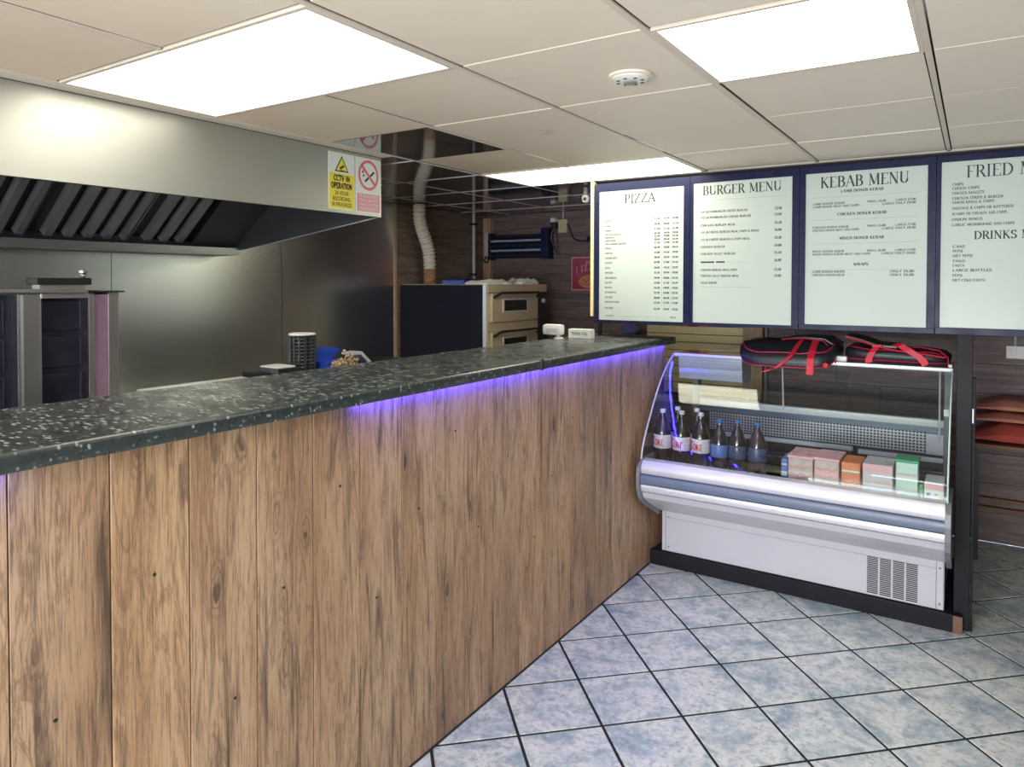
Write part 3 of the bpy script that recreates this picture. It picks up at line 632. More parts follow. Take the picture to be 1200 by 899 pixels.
obj('inner_can', MB().lathe([(.040, .003), (.040, .140)], (-2.35, 2.0, 1.345), 18), 'black', pot)
for k in range(n):
    a = 2*PI*k/n; pm.box(-.0045, .0045, -.0045, .0045, 0, .148)
    for i in range(len(pm.v)-8, len(pm.v)): v = pm.v[i]; pm.v[i] = (v[0]-2.35+R*math.cos(a), v[1]+2.0+R*math.sin(a), v[2]+1.345)
for z in [.002+.0145*q for q in range(11)]: pm.tube([(-2.35+R*math.cos(2*PI*k/20), 2.0+R*math.sin(2*PI*k/20), 1.345+z) for k in range(21)], .0028, 6, False)
obj('cage', pm, 'darksteel', pot)
obj('rim', MB().tube([(-2.35+.052*math.cos(2*PI*k/24), 2.0+.052*math.sin(2*PI*k/24), 1.495) for k in range(25)], .004, 8, False), 'offwhite', pot, True)
tr = thing('blue_tray', 'bright blue plastic tub lying behind the perforated pot', 'tub', (-2.35, 2.14, 1.345))
bt = MB().prism([(2.075, 1.375), (2.075, 1.412), (2.20, 1.425), (2.225, 1.412), (2.16, 1.375)], 'x', -2.44, -2.36); obj('tub_wall', bt, 'blue', tr)
obj('tub_wall', MB().box(-2.44, -2.28, 2.07, 2.20, 1.346, 1.376, .004), 'blue', tr)
cr = MB(); rr = random.Random(5)
for k in range(130):
    a = rr.random(); x, y, z = -2.235+rr.uniform(-.022, .03), 2.13+rr.uniform(-.06, .06), 1.350+abs(rr.gauss(0, .020))
    s_ = rr.uniform(.004, .008); cr.lathe([(s_*.6, -s_), (s_, 0), (s_*.5, s_)], (x, y, z), 5)
o = tag(obj('scraps', cr, 'chips', at=(-2.27, 2.15, 1.345)), 'heap of brown crumbly scraps beside the blue tub', 'food scraps'); o['kind'] = 'stuff'
sc = thing('steel_scoop', 'small shiny steel scoop leaning at the right of the scraps', 'scoop', (-2.30, 2.27, 1.345))
obj('bowl', MB().prism([(2.20, 1.405), (2.255, 1.408), (2.32, 1.352), (2.30, 1.347), (2.25, 1.395), (2.20, 1.396)], 'x', -2.33, -2.26), 'alu', sc)
obj('handle', MB().tube([(-2.29, 2.22, 1.400), (-2.27, 2.17, 1.395)], .006, 8), 'black', sc)
bb = thing('black_tray', 'small flat black tray with a pale lid, left of the perforated pot', 'tray', (-2.35, 1.89, 1.345))
obj('tray_body', MB().box(-2.42, -2.30, 1.84, 1.935, 1.3455, 1.368, .003), 'black', bb); obj('lid', MB().box(-2.42, -2.31, 1.845, 1.93, 1.3685, 1.374), 'offwhite', bb)

# pizza oven
OX0, OX1, OY0, OY1 = -3.98, -3.10, 4.41, 5.31
ov = thing('pizza_oven', 'two-deck steel pizza oven with a plain dark side in the kitchen corner', 'oven', ((OX0+OX1)/2, (OY0+OY1)/2, 0))
obj('stand', MB().box(OX0+.05, OX1-.05, OY0+.05, OY1-.05, .0, .92), 'darksteel', ov)
obj('body', MB().box(OX0, OX1-.03, OY0+.012, OY1, .92, 1.70, .006), 'oven', ov)
obj('side_panel', MB().box(OX0+.01, OX1-.045, OY0, OY0+.012, .93, 1.695, .003), 'ovenside', ov, label='plain blue-black side panel')
obj('corner_edge', MB().box(OX1-.045, OX1-.012, OY0-.003, OY0+.02, .93, 1.70, .003), 'alu', ov)
obj('top_fascia', MB().box(OX1-.03, OX1-.010, OY0+.02, OY1, 1.635, 1.70, .003), 'oven', ov)
obj('middle_fascia', MB().box(OX1-.03, OX1-.012, OY0+.02, OY1, 1.335, 1.40, .003), 'oven', ov)
obj('top_edge_strip', MB().box(OX1-.012, OX1-.008, OY0+.02, OY1, 1.632, 1.636), 'darksteel', ov)
def oven_door(z0, z1):
    y0, y1 = OY0+.06, OY1-.16
    d = obj('door', MB().box(OX1-.03, OX1, y0, y1, z0, z1, .008), 'oven', ov)
    m = MB(); wy0, wy1, wz0, wz1 = y0+.16, y0+.50, z0+.085, z0+.170; fw = .012
    m.box(OX1, OX1+.006, wy0-fw, wy1+fw, wz1, wz1+fw).box(OX1, OX1+.006, wy0-fw, wy1+fw, wz0-fw, wz0).box(OX1, OX1+.006, wy0-fw, wy0, wz0, wz1).box(OX1, OX1+.006, wy1, wy1+fw, wz0, wz1)
    obj('window_frame', m, 'alu', d); obj('window_glass', MB().box(OX1-.001, OX1+.002, wy0, wy1, wz0, wz1), 'darkglass', d)
    h = MB().tube([(OX1-.002, y0+.02, z1-.035), (OX1+.035, y0+.035, z1-.012), (OX1+.045, y0+.07, z1+.002), (OX1+.045, y1-.07, z1+.002), (OX1+.035, y1-.035, z1-.012), (OX1-.002, y1-.02, z1-.035)], .010, 8)
    obj('handle', h, 'black', d, True, label='black bar handle')
oven_door(1.405, 1.632); oven_door(1.105, 1.332)
cp = obj('control_column', MB().box(OX1-.03, OX1-.004, OY1-.15, OY1, 1.0, 1.632, .004), 'darksteel', ov)
for z in (1.56, 1.50, 1.42, 1.25, 1.19):
    obj('dial', MB().lathe([(.020, 0), (.018, .018), (.010, .020)], (OX1-.004, OY1-.075, z), 14, 'x'), 'alu' if z > 1.5 else 'black', cp, True)
rr = random.Random(11)
def crumpled(name, label, cx, cy, z0, lx, ly, h, mat):
    m = MB(); nx, ny = 7, 9; top = []
    for i in range(nx):
        for j in range(ny):
            e = min(i, nx-1-i, j, ny-1-j); top.append((cx-lx/2+lx*i/(nx-1)+rr.uniform(-.006, .006), cy-ly/2+ly*j/(ny-1)+rr.uniform(-.006, .006), z0+h*(0.3 if e == 0 else rr.uniform(.4, 1))))
    bot = [(a, b, z0) for a, b, c in top]; q = nx*ny
    fs = [(i*ny+j, i*ny+j+1, (i+1)*ny+j+1, (i+1)*ny+j) for i in range(nx-1) for j in range(ny-1)]
    fs += [tuple(q+a for a in reversed(f)) for f in fs]
    rim = [(0, j) for j in range(ny)]+[(i, ny-1) for i in range(1, nx)]+[(nx-1, j) for j in range(ny-2, -1, -1)]+[(i, 0) for i in range(nx-2, 0, -1)]
    rim = [i*ny+j for i, j in rim]; fs += [(a, b, b+q, a+q) for a, b in zip(rim, rim[1:]+rim[:1])]
    m.add(top+bot, fs); return tag(obj(name, m, mat, at=(cx, cy, z0)), label, 'paper' if 'paper' in name else 'bag')
crumpled('paper_stack', 'loose white papers lying on the near corner of the pizza oven', -3.22, 4.60, 1.701, .22, .34, .042, 'offwhite')
crumpled('paper_stack', 'crumpled pale paper at the back of the oven top beside the black bag', -3.20, 5.06, 1.701, .16, .26, .055, 'offwhite')
crumpled('black_bag', 'flattened black bag under pale paper on the oven top', -3.36, 4.90, 1.701, .12, .30, .045, 'nylon')
bx = thing('blue_box', 'low dark blue box on the oven top beside the duct', 'box', (-3.45, 4.50, 1.701))
obj('box_body', MB().box(-3.56, -3.34, 4.43, 4.57, 1.7005, 1.732, .003), 'blue', bx); obj('box_lid', MB().box(-3.562, -3.338, 4.428, 4.572, 1.732, 1.742, .002), 'navy', bx)

# flexible duct with rings
dk = thing('flexible_duct', 'pale corrugated flexible duct rising from the oven top to the ceiling', 'duct', (-3.85, 4.6, 1.70))
path = [(-3.85, 4.63, 1.70), (-3.85, 4.63, 1.82), (-3.85, 4.62, 1.95), (-3.85, 4.585, 2.05), (-3.85, 4.53, 2.15), (-3.85, 4.50, 2.24), (-3.85, 4.50, 2.355)]
def dense(p, n):
    out = []
    for i in range(len(p)-1):
        p0, p1, p2, p3 = [Vector(p[max(0, min(len(p)-1, i+d))]) for d in (-1, 0, 1, 2)]
        for t in range(n):
            s = t/n; out.append(0.5*((2*p1)+(p2-p0)*s+(2*p0-5*p1+4*p2-p3)*s*s+(3*p1-p0-3*p2+p3)*s**3))
    out.append(Vector(p[-1])); return out
dp = dense(path, 14); rads = [.050+.006*math.sin(i*2*PI/3.5) for i in range(len(dp))]
obj('hose', MB().tube(dp[14:], rads[14:], 16), 'duct', dk, True); obj('hose_collar', MB().tube(dp[:16], [r+.001 for r in rads[:16]], 16), 'ductrust', dk, True, label='rust-stained lower end')
cd = thing('conduit_pipe', 'thin pale vertical pipe in the kitchen corner behind the oven', 'pipe', (-3.95, 5.40, 1.7))
obj('pipe', MB().tube([(-3.955, 5.40, 1.2), (-3.955, 5.40, CZ)], .016, 10), 'pipe', cd, True)
for z in (1.78, 2.25): obj('clip', MB().box(-3.998, -3.935, 5.375, 5.425, z, z+.02, .003), 'black', cd)
po = thing('corner_post', 'pale wooden upright post fixed to the back wall beside the insect killer', 'post', (-3.93, 5.62, 1.2))
obj('post', MB().box(-3.985, -3.900, 5.59, 5.649, 1.2, 2.33, .004), 'postwood', po)
hk = thing('key_chain', 'short dark linked chain hanging on the pale post', 'chain', (-3.90, 5.58, 1.95))
m = MB()
for k in range(6):
    z = 2.17-k*.035; 
    m.tube([(-3.935+.014*math.cos(t), 5.575, z+.02*math.sin(t)) for t in [2*PI*q/10 for q in range(11)]], .005, 6, False)
obj('links', m, 'wire', hk); obj('bow', MB().tube([(-3.935+.024*math.cos(t), 5.575, 1.930+.024*math.sin(t)) for t in [2*PI*q/12 for q in range(13)]], .008, 6, False), 'black', hk)
ik = thing('insect_killer', 'dark wall-mounted insect killer with two dim tubes on the kitchen back wall', 'insect killer', (-3.6, 5.6, 2.04))
obj('back_plate', MB().box(-3.895, -3.30, 5.60, 5.648, 1.945, 2.165, .003), 'navy', ik)
for z in (2.105, 2.015): obj('uv_tube', MB().tube([(-3.87, 5.565, z), (-3.32, 5.565, z)], .011, 10), 'tube', ik, True)
for z in (2.150, 2.06, 1.965): obj('guard_bar', MB().box(-3.87, -3.30, 5.555, 5.60, z-.008, z+.008, .002), 'black', ik)
obj('end_cap', MB().box(-3.897, -3.87, 5.545, 5.648, 1.93, 2.18, .004), 'black', ik); obj('end_cap', MB().box(-3.315, -3.235, 5.545, 5.648, 1.93, 2.21, .006), 'navy', ik)
sk = thing('wall_socket', 'beige double socket with plug high on the back wall above the poster', 'socket', (-3.12, 5.64, 2.2))
obj('plate', MB().box(-3.175, -3.085, 5.62, 5.649, 2.165, 2.285, .004), 'brass', sk); obj('plug', MB().box(-3.235, -3.185, 5.585, 5.649, 2.20, 2.26, .006), 'black', sk); obj('adaptor', MB().box(-3.24, -3.19, 5.59, 5.649, 2.262, 2.30, .006), 'offwhite', sk)
obj('conduit', MB().tube([(-3.13, 5.635, 2.285), (-3.13, 5.635, CZ)], .007, 8), 'pipe', sk)
cb = MB().tube(dense([(-3.10, 5.628, 2.26), (-3.06, 5.63, 2.20), (-3.02, 5.634, 2.11), (-2.93, 5.634, 2.085), (-2.85, 5.632, 2.09)], 5), .006, 6)
tag(obj('cable', cb, 'black', at=(-3.0, 5.63, 2.15), smooth=True), 'black cable looping from the beige socket to the small dark box', 'cable')
cb = MB().tube(dense([(-3.21, 5.60, 2.20), (-3.235, 5.60, 2.12), (-3.20, 5.61, 2.02), (-3.17, 5.62, 1.97)], 5), .007, 6).tube(dense([(-3.20, 5.60, 2.20), (-3.18, 5.61, 2.10), (-3.18, 5.62, 1.98)], 4), .005, 6)
tag(obj('cable', cb, 'black', at=(-3.2, 5.61, 2.1), smooth=True), 'black lead hanging between the insect killer and the plug', 'cable')
jb = thing('junction_box', 'small dark switch box near the left edge of the pizza menu board', 'switch', (-2.82, 5.63, 2.09)); obj('case', MB().box(-2.88, -2.78, 5.61, 5.649, 2.07, 2.12, .004), 'navy', jb); obj('rocker', MB().box(-2.85, -2.83, 5.605, 5.61, 2.085, 2.105), 'black', jb)

ps = thing('pizza_poster', 'small crimson Hot Pizza poster on the dark boarded back wall', 'poster', (-2.86, 5.645, 1.8))
U, V = Vector((1, 0, 0)), Vector((0, 0, 1))
obj('border', MB().box(-3.05, -2.66, 5.645, 5.649, 1.645, 1.945), 'posteredge', ps); obj('sheet', MB().box(-3.038, -2.672, 5.643, 5.645, 1.657, 1.933), 'poster', ps)
m = MB(); text(m, 'HOT', (-2.86, 5.6425, 1.885), U, V, .026, .22, .16, False, .09, 'c')
for c, x, z in (('P', -2.985, 1.80), ('I', -2.935, 1.812), ('Z', -2.905, 1.820), ('Z', -2.855, 1.826), ('A', -2.800, 1.828)): text(m, c, (x-.015, 5.6425, z), U+V*.12, V, .055, .22, .15, False, None, 'l', .95)
obj('lettering', m, 'posteredge', ps)
obj('pizza_picture', MB().prism([(-2.86+.115*math.cos(2*PI*k/28), 1.725+.060*math.sin(2*PI*k/28)) for k in range(28)], 'y', 5.6418, 5.6428), 'pizza', ps)
m = MB()
for k in range(14):
    a = k*2.4; r = .02+.0055*k; m.box(-2.86+r*math.cos(a)-.009, -2.86+r*math.cos(a)+.009, 5.6408, 5.6416, 1.725+.55*r*math.sin(a)-.005, 1.725+.55*r*math.sin(a)+.005)
obj('topping_marks', m, 'pizzadark', ps)

# slatted board low on the back wall
sb = thing('slatted_panel', 'yellow pine slatted panel on the back wall below the burger menu board', 'panel', (-1.9, 5.60, 1.1))
for k in range(10):
    z = .84+k*.066; obj('slat', MB().box(-2.30, -1.512, 5.585, 5.60, z+.002, z+.063, .003), 'slat', sb)
obj('post', MB().box(-1.510, -1.362, 5.575, 5.649, .55, 1.60, .004), 'postwood', sb); obj('backing', MB().box(-2.30, -1.512, 5.60, 5.649, .80, 1.55), 'black', sb)
obj('ledge', MB().box(-2.30, -1.36, 5.53, 5.575, .83, .875, .004), 'slat', sb)
obj('edge_strip', MB().box(-1.355, -1.335, 5.61, 5.649, .5, 1.7, .002), 'greyplastic', sb)
rn = thing('red_notice', 'small orange and black notice at the top of the slatted panel', 'notice', (-1.95, 5.58, 1.38)); obj('card', MB().box(-2.02, -1.78, 5.578, 5.584, 1.36, 1.385), 'orange', rn); obj('print_band', MB().box(-1.94, -1.86, 5.576, 5.578, 1.366, 1.380), 'ink', rn)

# things on the counter end
cr = thing('card_reader', 'white card reader with a rounded head at the far end of the worktop', 'card reader', (-2.14, 3.78, 1.373))
obj('head', MB().box(-2.235, -2.105, 3.76, 3.82, 1.392, 1.458, .018), 'offwhite', cr, True); obj('stem', MB().lathe([(.030, 0), (.028, .006), (.012, .010), (.012, .024)], (-2.135, 3.79, 1.373), 14), 'offwhite', cr, True)
obj('keypad', MB().box(-2.20, -2.13, 3.757, 3.760, 1.41, 1.435, .001), 'palegrey', cr)
wbx = thing('price_label_box', 'small white box with grey lettering beside the card reader', 'box', (-2.02, 3.86, 1.373))
obj('box_body', MB().box(-2.095, -1.945, 3.84, 3.90, 1.3735, 1.430, .003), 'offwhite', wbx)
obj('lettering', text(MB(), 'THANK YOU', (-2.02, 3.8395, 1.395), U, V, .016, .2, .14, False, .11, 'c'), 'greyink', wbx)
bo = thing('blue_bag', 'crumpled blue-purple plastic bag on the back wall ledge left of the slats', 'bag', (-2.36, 5.45, 1.28))
bs = thing('wall_ledge', 'narrow grey ledge on the back wall carrying the crumpled blue bag', 'shelf', (-2.4, 5.55, 1.26)); obj('board', MB().box(-2.56, -2.31, 5.36, 5.649, 1.262, 1.28, .002), 'greyplastic', bs)
m = MB(); rr = random.Random(2); rows = []
for i in range(7):
    z = 1.281+.10*i/6; r = .075*math.sin(PI*(.18+.72*i/6)); rows.append([(-2.40+1.1*r*math.cos(t)*rr.uniform(.85, 1.15), 5.48+r*math.sin(t)*rr.uniform(.85, 1.15), z) for t in [2*PI*k/12 for k in range(12)]])
m.add([p for r in rows for p in r], [(i*12+k, i*12+(k+1) % 12, (i+1)*12+(k+1) % 12, (i+1)*12+k) for i in range(6) for k in range(12)]+[tuple(range(11, -1, -1)), tuple(72+k for k in range(12))])
obj('bag_body', m, plain('blue_violet_film', (.13, .14, .32), .35), bo, True)

dm = thing('dome_camera', 'small white dome camera at the ceiling left of the pizza menu board', 'camera', (-2.30, 4.30, 2.28))
obj('mount', MB().lathe([(.018, .0), (.018, .05)], (-2.215, 4.30, 2.305), 14), 'greyplastic', dm, True)
obj('dome', MB().lathe([(.010, -.028), (.022, -.020), (.028, 0), (.026, .016), (.018, .024)], (-2.215, 4.30, 2.280), 18), 'offwhite', dm, True); obj('lens', MB().lathe([(.012, 0), (.012, .004)], (-2.210, 4.268, 2.276), 12, 'y'), 'black', dm, True)

sd = thing('smoke_detector', 'round white smoke detector on the ceiling tile left of the square light panel', 'smoke detector', (-.917, 2.08, CZ))
obj('base', MB().lathe([(.058, -.008), (.067, -.006), (.069, .001)], (-.917, 2.08, CZ), 32), 'ctile', sd, True)
obj('cover', MB().lathe([(.020, -.020), (.046, -.018), (.057, -.011), (.057, -.006)], (-.917, 2.08, CZ), 32), 'offwhite', sd, True)
obj('sensor_cap', MB().lathe([(.016, -.027), (.021, -.025), (.021, -.019)], (-.917, 2.08, CZ), 20), 'greyplastic', sd, True)
for k in range(8):
    a = 2*PI*k/8; x, y = -.917+.040*math.cos(a), 2.08+.040*math.sin(a); obj('slot', MB().box(x-.005, x+.005, y-.003, y+.003, CZ-.0205, CZ-.0175), 'ink', sd)

# ================================================================== MENU BOARDS
BY = 4.07; FT = .05
def board(x0, x1, px0, px1, label, pz0, pz1):
    t = thing('menu_board', label, 'menu board', ((x0+x1)/2, BY, 1.46))
    z0, z1 = 1.463, 2.335
    m = MB(); y0, y1 = BY-.004, BY+FT
    m.box(x0, x1, y0, y1, pz1, z1, .002).box(x0, x1, y0, y1, z0, pz0, .002).box(x0, px0, y0, y1, pz0, pz1).box(px1, x1, y0, y1, pz0, pz1)
    obj('frame', m, 'navy', t); obj('back_panel', MB().box(x0+.005, x1-.005, y1, y1+.006, z0+.005, z1-.005), 'black', t)
    obj('sheet', MB().box(px0, px1, BY+.001, BY+.006, pz0, pz1), 'board', t); return t
def onb(t, name, m, mat='ink'): return obj(name, m, mat, t)
def px(X0, X1, n): return None
yt = BY+.0004
def T(m, s, x, z, h, width=None, al='l', th=.15, tn=.055, sx=.95): text(m, s, (x, yt, z), U, V, h, th, tn, h > .03, width, al, sx)
boards = []
b1 = board(-2.033, -1.412, -2.000, -1.450, 'menu board headed PIZZA with three columns of prices', 1.480, 2.285); L, R = -2.0, -1.45
m = MB(); T(m, 'PIZZA', (L+R)/2-.005, 2.205, .052, .205, 'c', .13, .09); onb(b1, 'heading', m)
m = MB(); g2 = MB()
for k, (s_, s2) in enumerate((('10"', '12"', ), )): pass
for x, a in ((-1.615, '10"'), (-1.556, '12"'), (-1.502, '14"')): T(m, a, x, 2.138, .010, None, 'c'); T(m, 'SIZE', x, 2.122, .008, None, 'c')
items = ['MARGHERITA', 'HAWAIIAN', 'MUSHROOM', 'HAM & SWEETCORN DELIGHT', 'MEDITERRANEAN', 'CHICKEN SUPREME', 'CHICKEN MUSHROOM & SWEETCORN', 'PEPPERONI', 'DOUBLE SPICY', 'VEGETARIAN SPECIAL', 'HOT & SPICY', 'SEAFOOD', 'CHICKEN BBQ', 'DONER KEBAB PIZZA', 'MEAT FEAST', 'BBQ SPECIAL', 'HOT CHICKEN PIZZA', 'FOUR CHEESE', 'HOUSE SPECIAL SUPREME', 'GARLIC BREAD']
zr = [2.095, 2.063, 2.033, 2.008, 1.990, 1.970, 1.950, 1.922, 1.892, 1.862, 1.832, 1.800, 1.770, 1.738, 1.708, 1.678, 1.648, 1.617, 1.588, 1.550]
for k, (s_, z) in enumerate(zip(items, zr)):
    T(m, s_, L+.040, z, .0105, None, 'l', .16, .09, .72)
    for q, x in enumerate((-1.615, -1.556, -1.502)): T(m, '\u00a3%d.%s' % (5+(k*3+q*2) % 4+q*2, ('50', '99', '00')[(k+q) % 3]), x, z, .0105, .036, 'c', .2, .12)
T(m, 'EXTRA TOPPINGS', L+.045, 1.502, .009, None, 'l', .16, .09, .7); T(m, 'FROM \u00a31.00', R-.045, 1.502, .009, None, 'r', .16, .09, .7); onb(b1, 'price_list', m)
for x in (-1.585, -1.529): g2.box(x, x+.001, yt-.0002, yt, 1.56, 2.11)
g2.box(L+.14, R-.11, yt-.0002, yt, 1.505, 1.506); onb(b1, 'ruled_lines', g2, 'greyink')

b2 = board(-1.410, -.806, -1.392, -.843, 'menu board headed BURGER MENU with one blacked-out line', 1.482, 2.292); L, R = -1.392, -.843
m = MB(); T(m, 'BURGER MENU', (L+R)/2-.002, 2.222, .050, .44, 'c', .14, .05); onb(b2, 'heading', m); m = MB()
it = [('1/4 LB HAMBURGER CHEESE BURGER', 2.118, .265), ('1/2 LB HAMBURGER CHEESE BURGER', 2.085, .285), ('CHICKEN BURGER MEAL', 2.040, .20), ('1/4 LB CHEESE BURGER MEAL CHIPS & DRINK', 2.000, .33), ('1/2 LB CHEESE BURGER & CHIPS MEAL', 1.957, .28), ('CHICKEN BURGER', 1.915, .14), ('CHICKEN FILLET BURGER', 1.875, .20), ('CHICKEN BURGER MEAL CHIPS', 1.782, .21), ('CHICKEN FILLET BURGER MEAL', 1.748, .22), ('VEGGIE BURGER', 1.708, .095)]
for s_, z, wd in it: T(m, s_, L+.045, z, .0115, wd, 'l', .17, .10)
for k, z in enumerate((2.118, 2.085, 2.040, 2.000, 1.957, 1.915, 1.875, 1.833, 1.782, 1.748)): T(m, '\u00a3%d.%s' % (3+k % 4, ('50', '00')[k % 2]), R-.055, z, .0125, .036, 'r', .2, .12)
onb(b2, 'price_list', m); onb(b2, 'blacked_out_line', MB().box(L+.045, L+.125, yt-.0004, yt, 1.829, 1.837).box(L+.135, L+.185, yt-.0004, yt, 1.829, 1.837), 'ink')
onb(b2, 'ruled_lines', MB().box(L+.04, R-.04, yt-.0002, yt, 2.190, 2.191).box(L+.19, R-.22, yt-.0002, yt, 1.829, 1.8297).box(L+.05, R-.22, yt-.0002, yt, 1.69, 1.691), 'greyink')

b3 = board(-.804, -.172, -.774, -.208, 'menu board headed KEBAB MENU with four subheadings', 1.492, 2.296); L, R = -.774, -.208; c = (L+R)/2
m = MB(); T(m, 'KEBAB MENU', c-.005, 2.218, .055, .415, 'c', .14, .05); onb(b3, 'heading', m); m = MB(); g2 = MB()
for s_, z, wd in (('LAMB DONER KEBAB', 2.188, .20), ('CHICKEN DONER KEBAB', 2.068, .23), ('MIXED DONER KEBAB', 1.942, .21), ('WRAPS', 1.805, .07)):
    T(m, s_, c-.012, z, .0135, wd, 'c', .2, .09); g2.box(L+.035, R-.035, yt-.0002, yt, z-.022, z-.0212)
for a, b, z in (('LAMB DONER KEBAB', 'LAMB DONER MEAT AND CHIPS', 2.128), ('CHICKEN DONER KEBAB', 'CHICKEN DONER MEAT AND CHIPS', 2.003), ('MIXED DONER KEBAB', 'MIXED DONER KEBAB MEAT AND CHIPS', 1.876)):
    T(m, a, L+.035, z, .0105, .155 if 'CH' not in a else .175, 'l', .17, .1); T(m, b, L+.035, z-.016, .0105, .225 if 'MIXED' not in b else .28, 'l', .17, .1)
    T(m, 'SMALL \u00a36.00', c+.10, z, .0105, .085, 'r', .17, .1); T(m, 'LARGE \u00a37.00', R-.05, z, .0105, .09, 'r', .17, .1); T(m, 'LARGE ONLY \u00a38.00', R-.05, z-.016, .0105, .15, 'r', .17, .1)
for a, z in (('LAMB DONER WRAPS', 1.768), ('CHICKEN DONER WRAP', 1.750)): T(m, a, L+.035, z, .0115, .16, 'l', .18, .1); T(m, 'ONLY \u00a36.00', R-.055, z, .0115, .105, 'r', .18, .1)
onb(b3, 'price_list', m); onb(b3, 'ruled_lines', g2, 'greyink')

b4 = board(-.170, .470, -.150, .430, 'menu board headed FRIED MENU and DRINKS MENU, cut by the right edge', 1.497, 2.302); L, R = -.150, .430
m = MB(); T(m, 'FRIED MENU', L+.100, 2.222, .056, .40, 'l', .12, .05); onb(b4, 'heading', m); m = MB(); T(m, 'DRINKS MENU', L+.135, 1.925, .037, .32, 'l', .15, .07); onb(b4, 'subheading', m); m = MB()
for s_, z, wd in (('CHIPS', 2.186, .045), ('CHEESY CHIPS', 2.166, .11), ('CHICKEN NUGGETS', 2.143, .13), ('CHICKEN STRIPS & BURGER', 2.118, .205), ('ONION RINGS & CHIPS', 2.098, .17), ('SAUSAGE & CHIPS OR BATTERED', 2.070, .245), ('SCAMPI OR CHICKEN AND CHIPS', 2.043, .22), ('ONION RINGS', 2.016, .125), ('GARLIC MUSHROOMS AND CHIPS', 1.990, .25)): T(m, s_, L+.045, z, .012, wd, 'l', .18, .1)
for s_, z, wd in (('CANS', 1.885, .05), ('PEPSI', 1.863, .042), ('DIET PEPSI', 1.840, .082), ('TANGO', 1.815, .052), ('FANTA', 1.793, .05), ('LARGE BOTTLES', 1.770, .16), ('PEPSI', 1.745, .042), ('DIET COKE/FANTA', 1.722, .135)): T(m, s_, L+.050, z, .012, wd, 'l', .18, .1)
for k, z in enumerate((2.192, 2.166, 2.143, 2.098, 2.070, 2.043, 2.016, 1.99)): T(m, '\u00a3%d.50' % (2+k % 4), R-.06, z, .012, .04, 'r', .18, .1)
for k, z in enumerate((1.863, 1.84, 1.815, 1.793, 1.745, 1.722)): T(m, '\u00a3%s' % ('1.00', '2.50')[k > 3], R-.06, z, .012, .04, 'r', .18, .1)
onb(b4, 'price_list', m)
tag(obj('board_rail', MB().box(-2.04, .48, BY+FT+.008, BY+FT+.04, 2.325, CZ-.004), 'blackwood', at=(-.8, BY+.07, 2.34)), 'dark timber rail along the top behind the row of menu boards', 'rail')
hg = thing('hanging_post', 'thin pale wooden upright at the left end of the menu boards', 'post', (-2.06, BY+.03, 1.38))
obj('post', MB().box(-2.062, -2.040, BY, BY+.04, 1.50, CZ-.004, .002), 'slat', hg)
ld = thing('board_support_post', 'thin black upright carrying the pizza board down to the counter', 'post', (-2.03, BY+.03, 1.373)); obj('post', MB().box(-2.035, -2.015, BY+.056, BY+.076, 1.3735, 2.32), 'black', ld)

# ================================================================== DISPLAY FRIDGE
FX0, FX1 = -1.612, -.095
pl = thing('fridge_plinth', 'scuffed black timber plinth under the display fridge', 'plinth', (-.86, 4.5, 0))
obj('board', MB().box(-1.648, -.04, 4.070, 4.11, 0.0005, .088, .003), 'blackwood', pl); obj('board', MB().box(-1.645, -.085, 4.11, 4.95, 0.0005, .080), 'black', pl)
obj('worn_corner', MB().box(-.075, -.036, 4.066, 4.070, .002, .086), 'brown', pl, label='brown worn corner piece')
fr = thing('display_fridge', 'curved-glass serve-over display fridge with white base at the end of the counter', 'display fridge', (-.85, 4.4, .088))
obj('body', MB().box(FX0+.03, FX1-.02, 4.10, 4.92, .090, .60), 'white', fr)
bp = obj('base_panel', MB().box(FX0+.034, -.118, 4.088, 4.100, .093, .335, .002), 'white', fr)
obj('panel_edge', MB().box(-.150, -.147, 4.0865, 4.0885, .096, .330), 'greyplastic', bp); obj('panel_edge', MB().box(FX0+.055, FX0+.058, 4.0865, 4.0885, .096, .330), 'greyplastic', bp)
obj('panel_crease', MB().box(FX0+.06, -.15, 4.0868, 4.0885, .296, .2975), 'greyplastic', bp)
for x in (-.133, FX0+.075):
    for z in (.12, .30): obj('screw', MB().lathe([(.006, 0), (.005, -.002)], (x, 4.088, z), 10, 'y'), 'greyplastic', bp)
vg = MB()
for cgi in range(4):
    x0 = -.458+cgi*.0595
    for r in range(20): vg.box(x0, x0+.051, 4.0868, 4.0882, .104+r*.0097, .104+r*.0097+.0058)
vo_ = obj('vent_slots', vg, 'ink', bp); vo_['kind'] = 'stuff'
# front rail profile (Y,Z)
obj('top_rail', MB().prism([(3.86, .700), (3.815, .694), (3.798, .675), (3.792, .640), (3.800, .622), (3.86, .622)], 'x', FX0+.02, FX1-.012), 'alu', fr, True)
obj('bumper', MB().prism([(3.803, .619), (3.786, .612), (3.780, .592), (3.786, .568), (3.803, .562), (3.84, .562), (3.84, .619)], 'x', FX0+.02, FX1-.012), 'slate', fr, True, label='blue-grey bumper strip')
obj('lower_lip', MB().prism([(3.84, .560), (3.795, .560), (3.790, .546), (3.797, .522), (3.812, .514), (3.84, .520)], 'x', FX0+.02, FX1-.012), 'alu', fr, True)
obj('skirt', MB().prism([(3.812, .512), (3.90, .512), (4.10, .512), (4.10, .338), (4.075, .338), (3.90, .430), (3.83, .475)], 'x', FX0+.02, FX1-.012), 'white', fr)
prof = [(3.84, .700), (3.772, .66), (3.762, .60), (3.770, .535), (3.80, .475), (3.88, .415), (4.075, .312), (4.12, .312), (4.12, .700)]
obj('end_cap', MB().prism(prof, 'x', FX0, FX0+.02), 'greyplastic', fr); obj('end_cap', MB().prism(prof, 'x', FX1-.012, FX1+.012), 'greyplastic', fr)
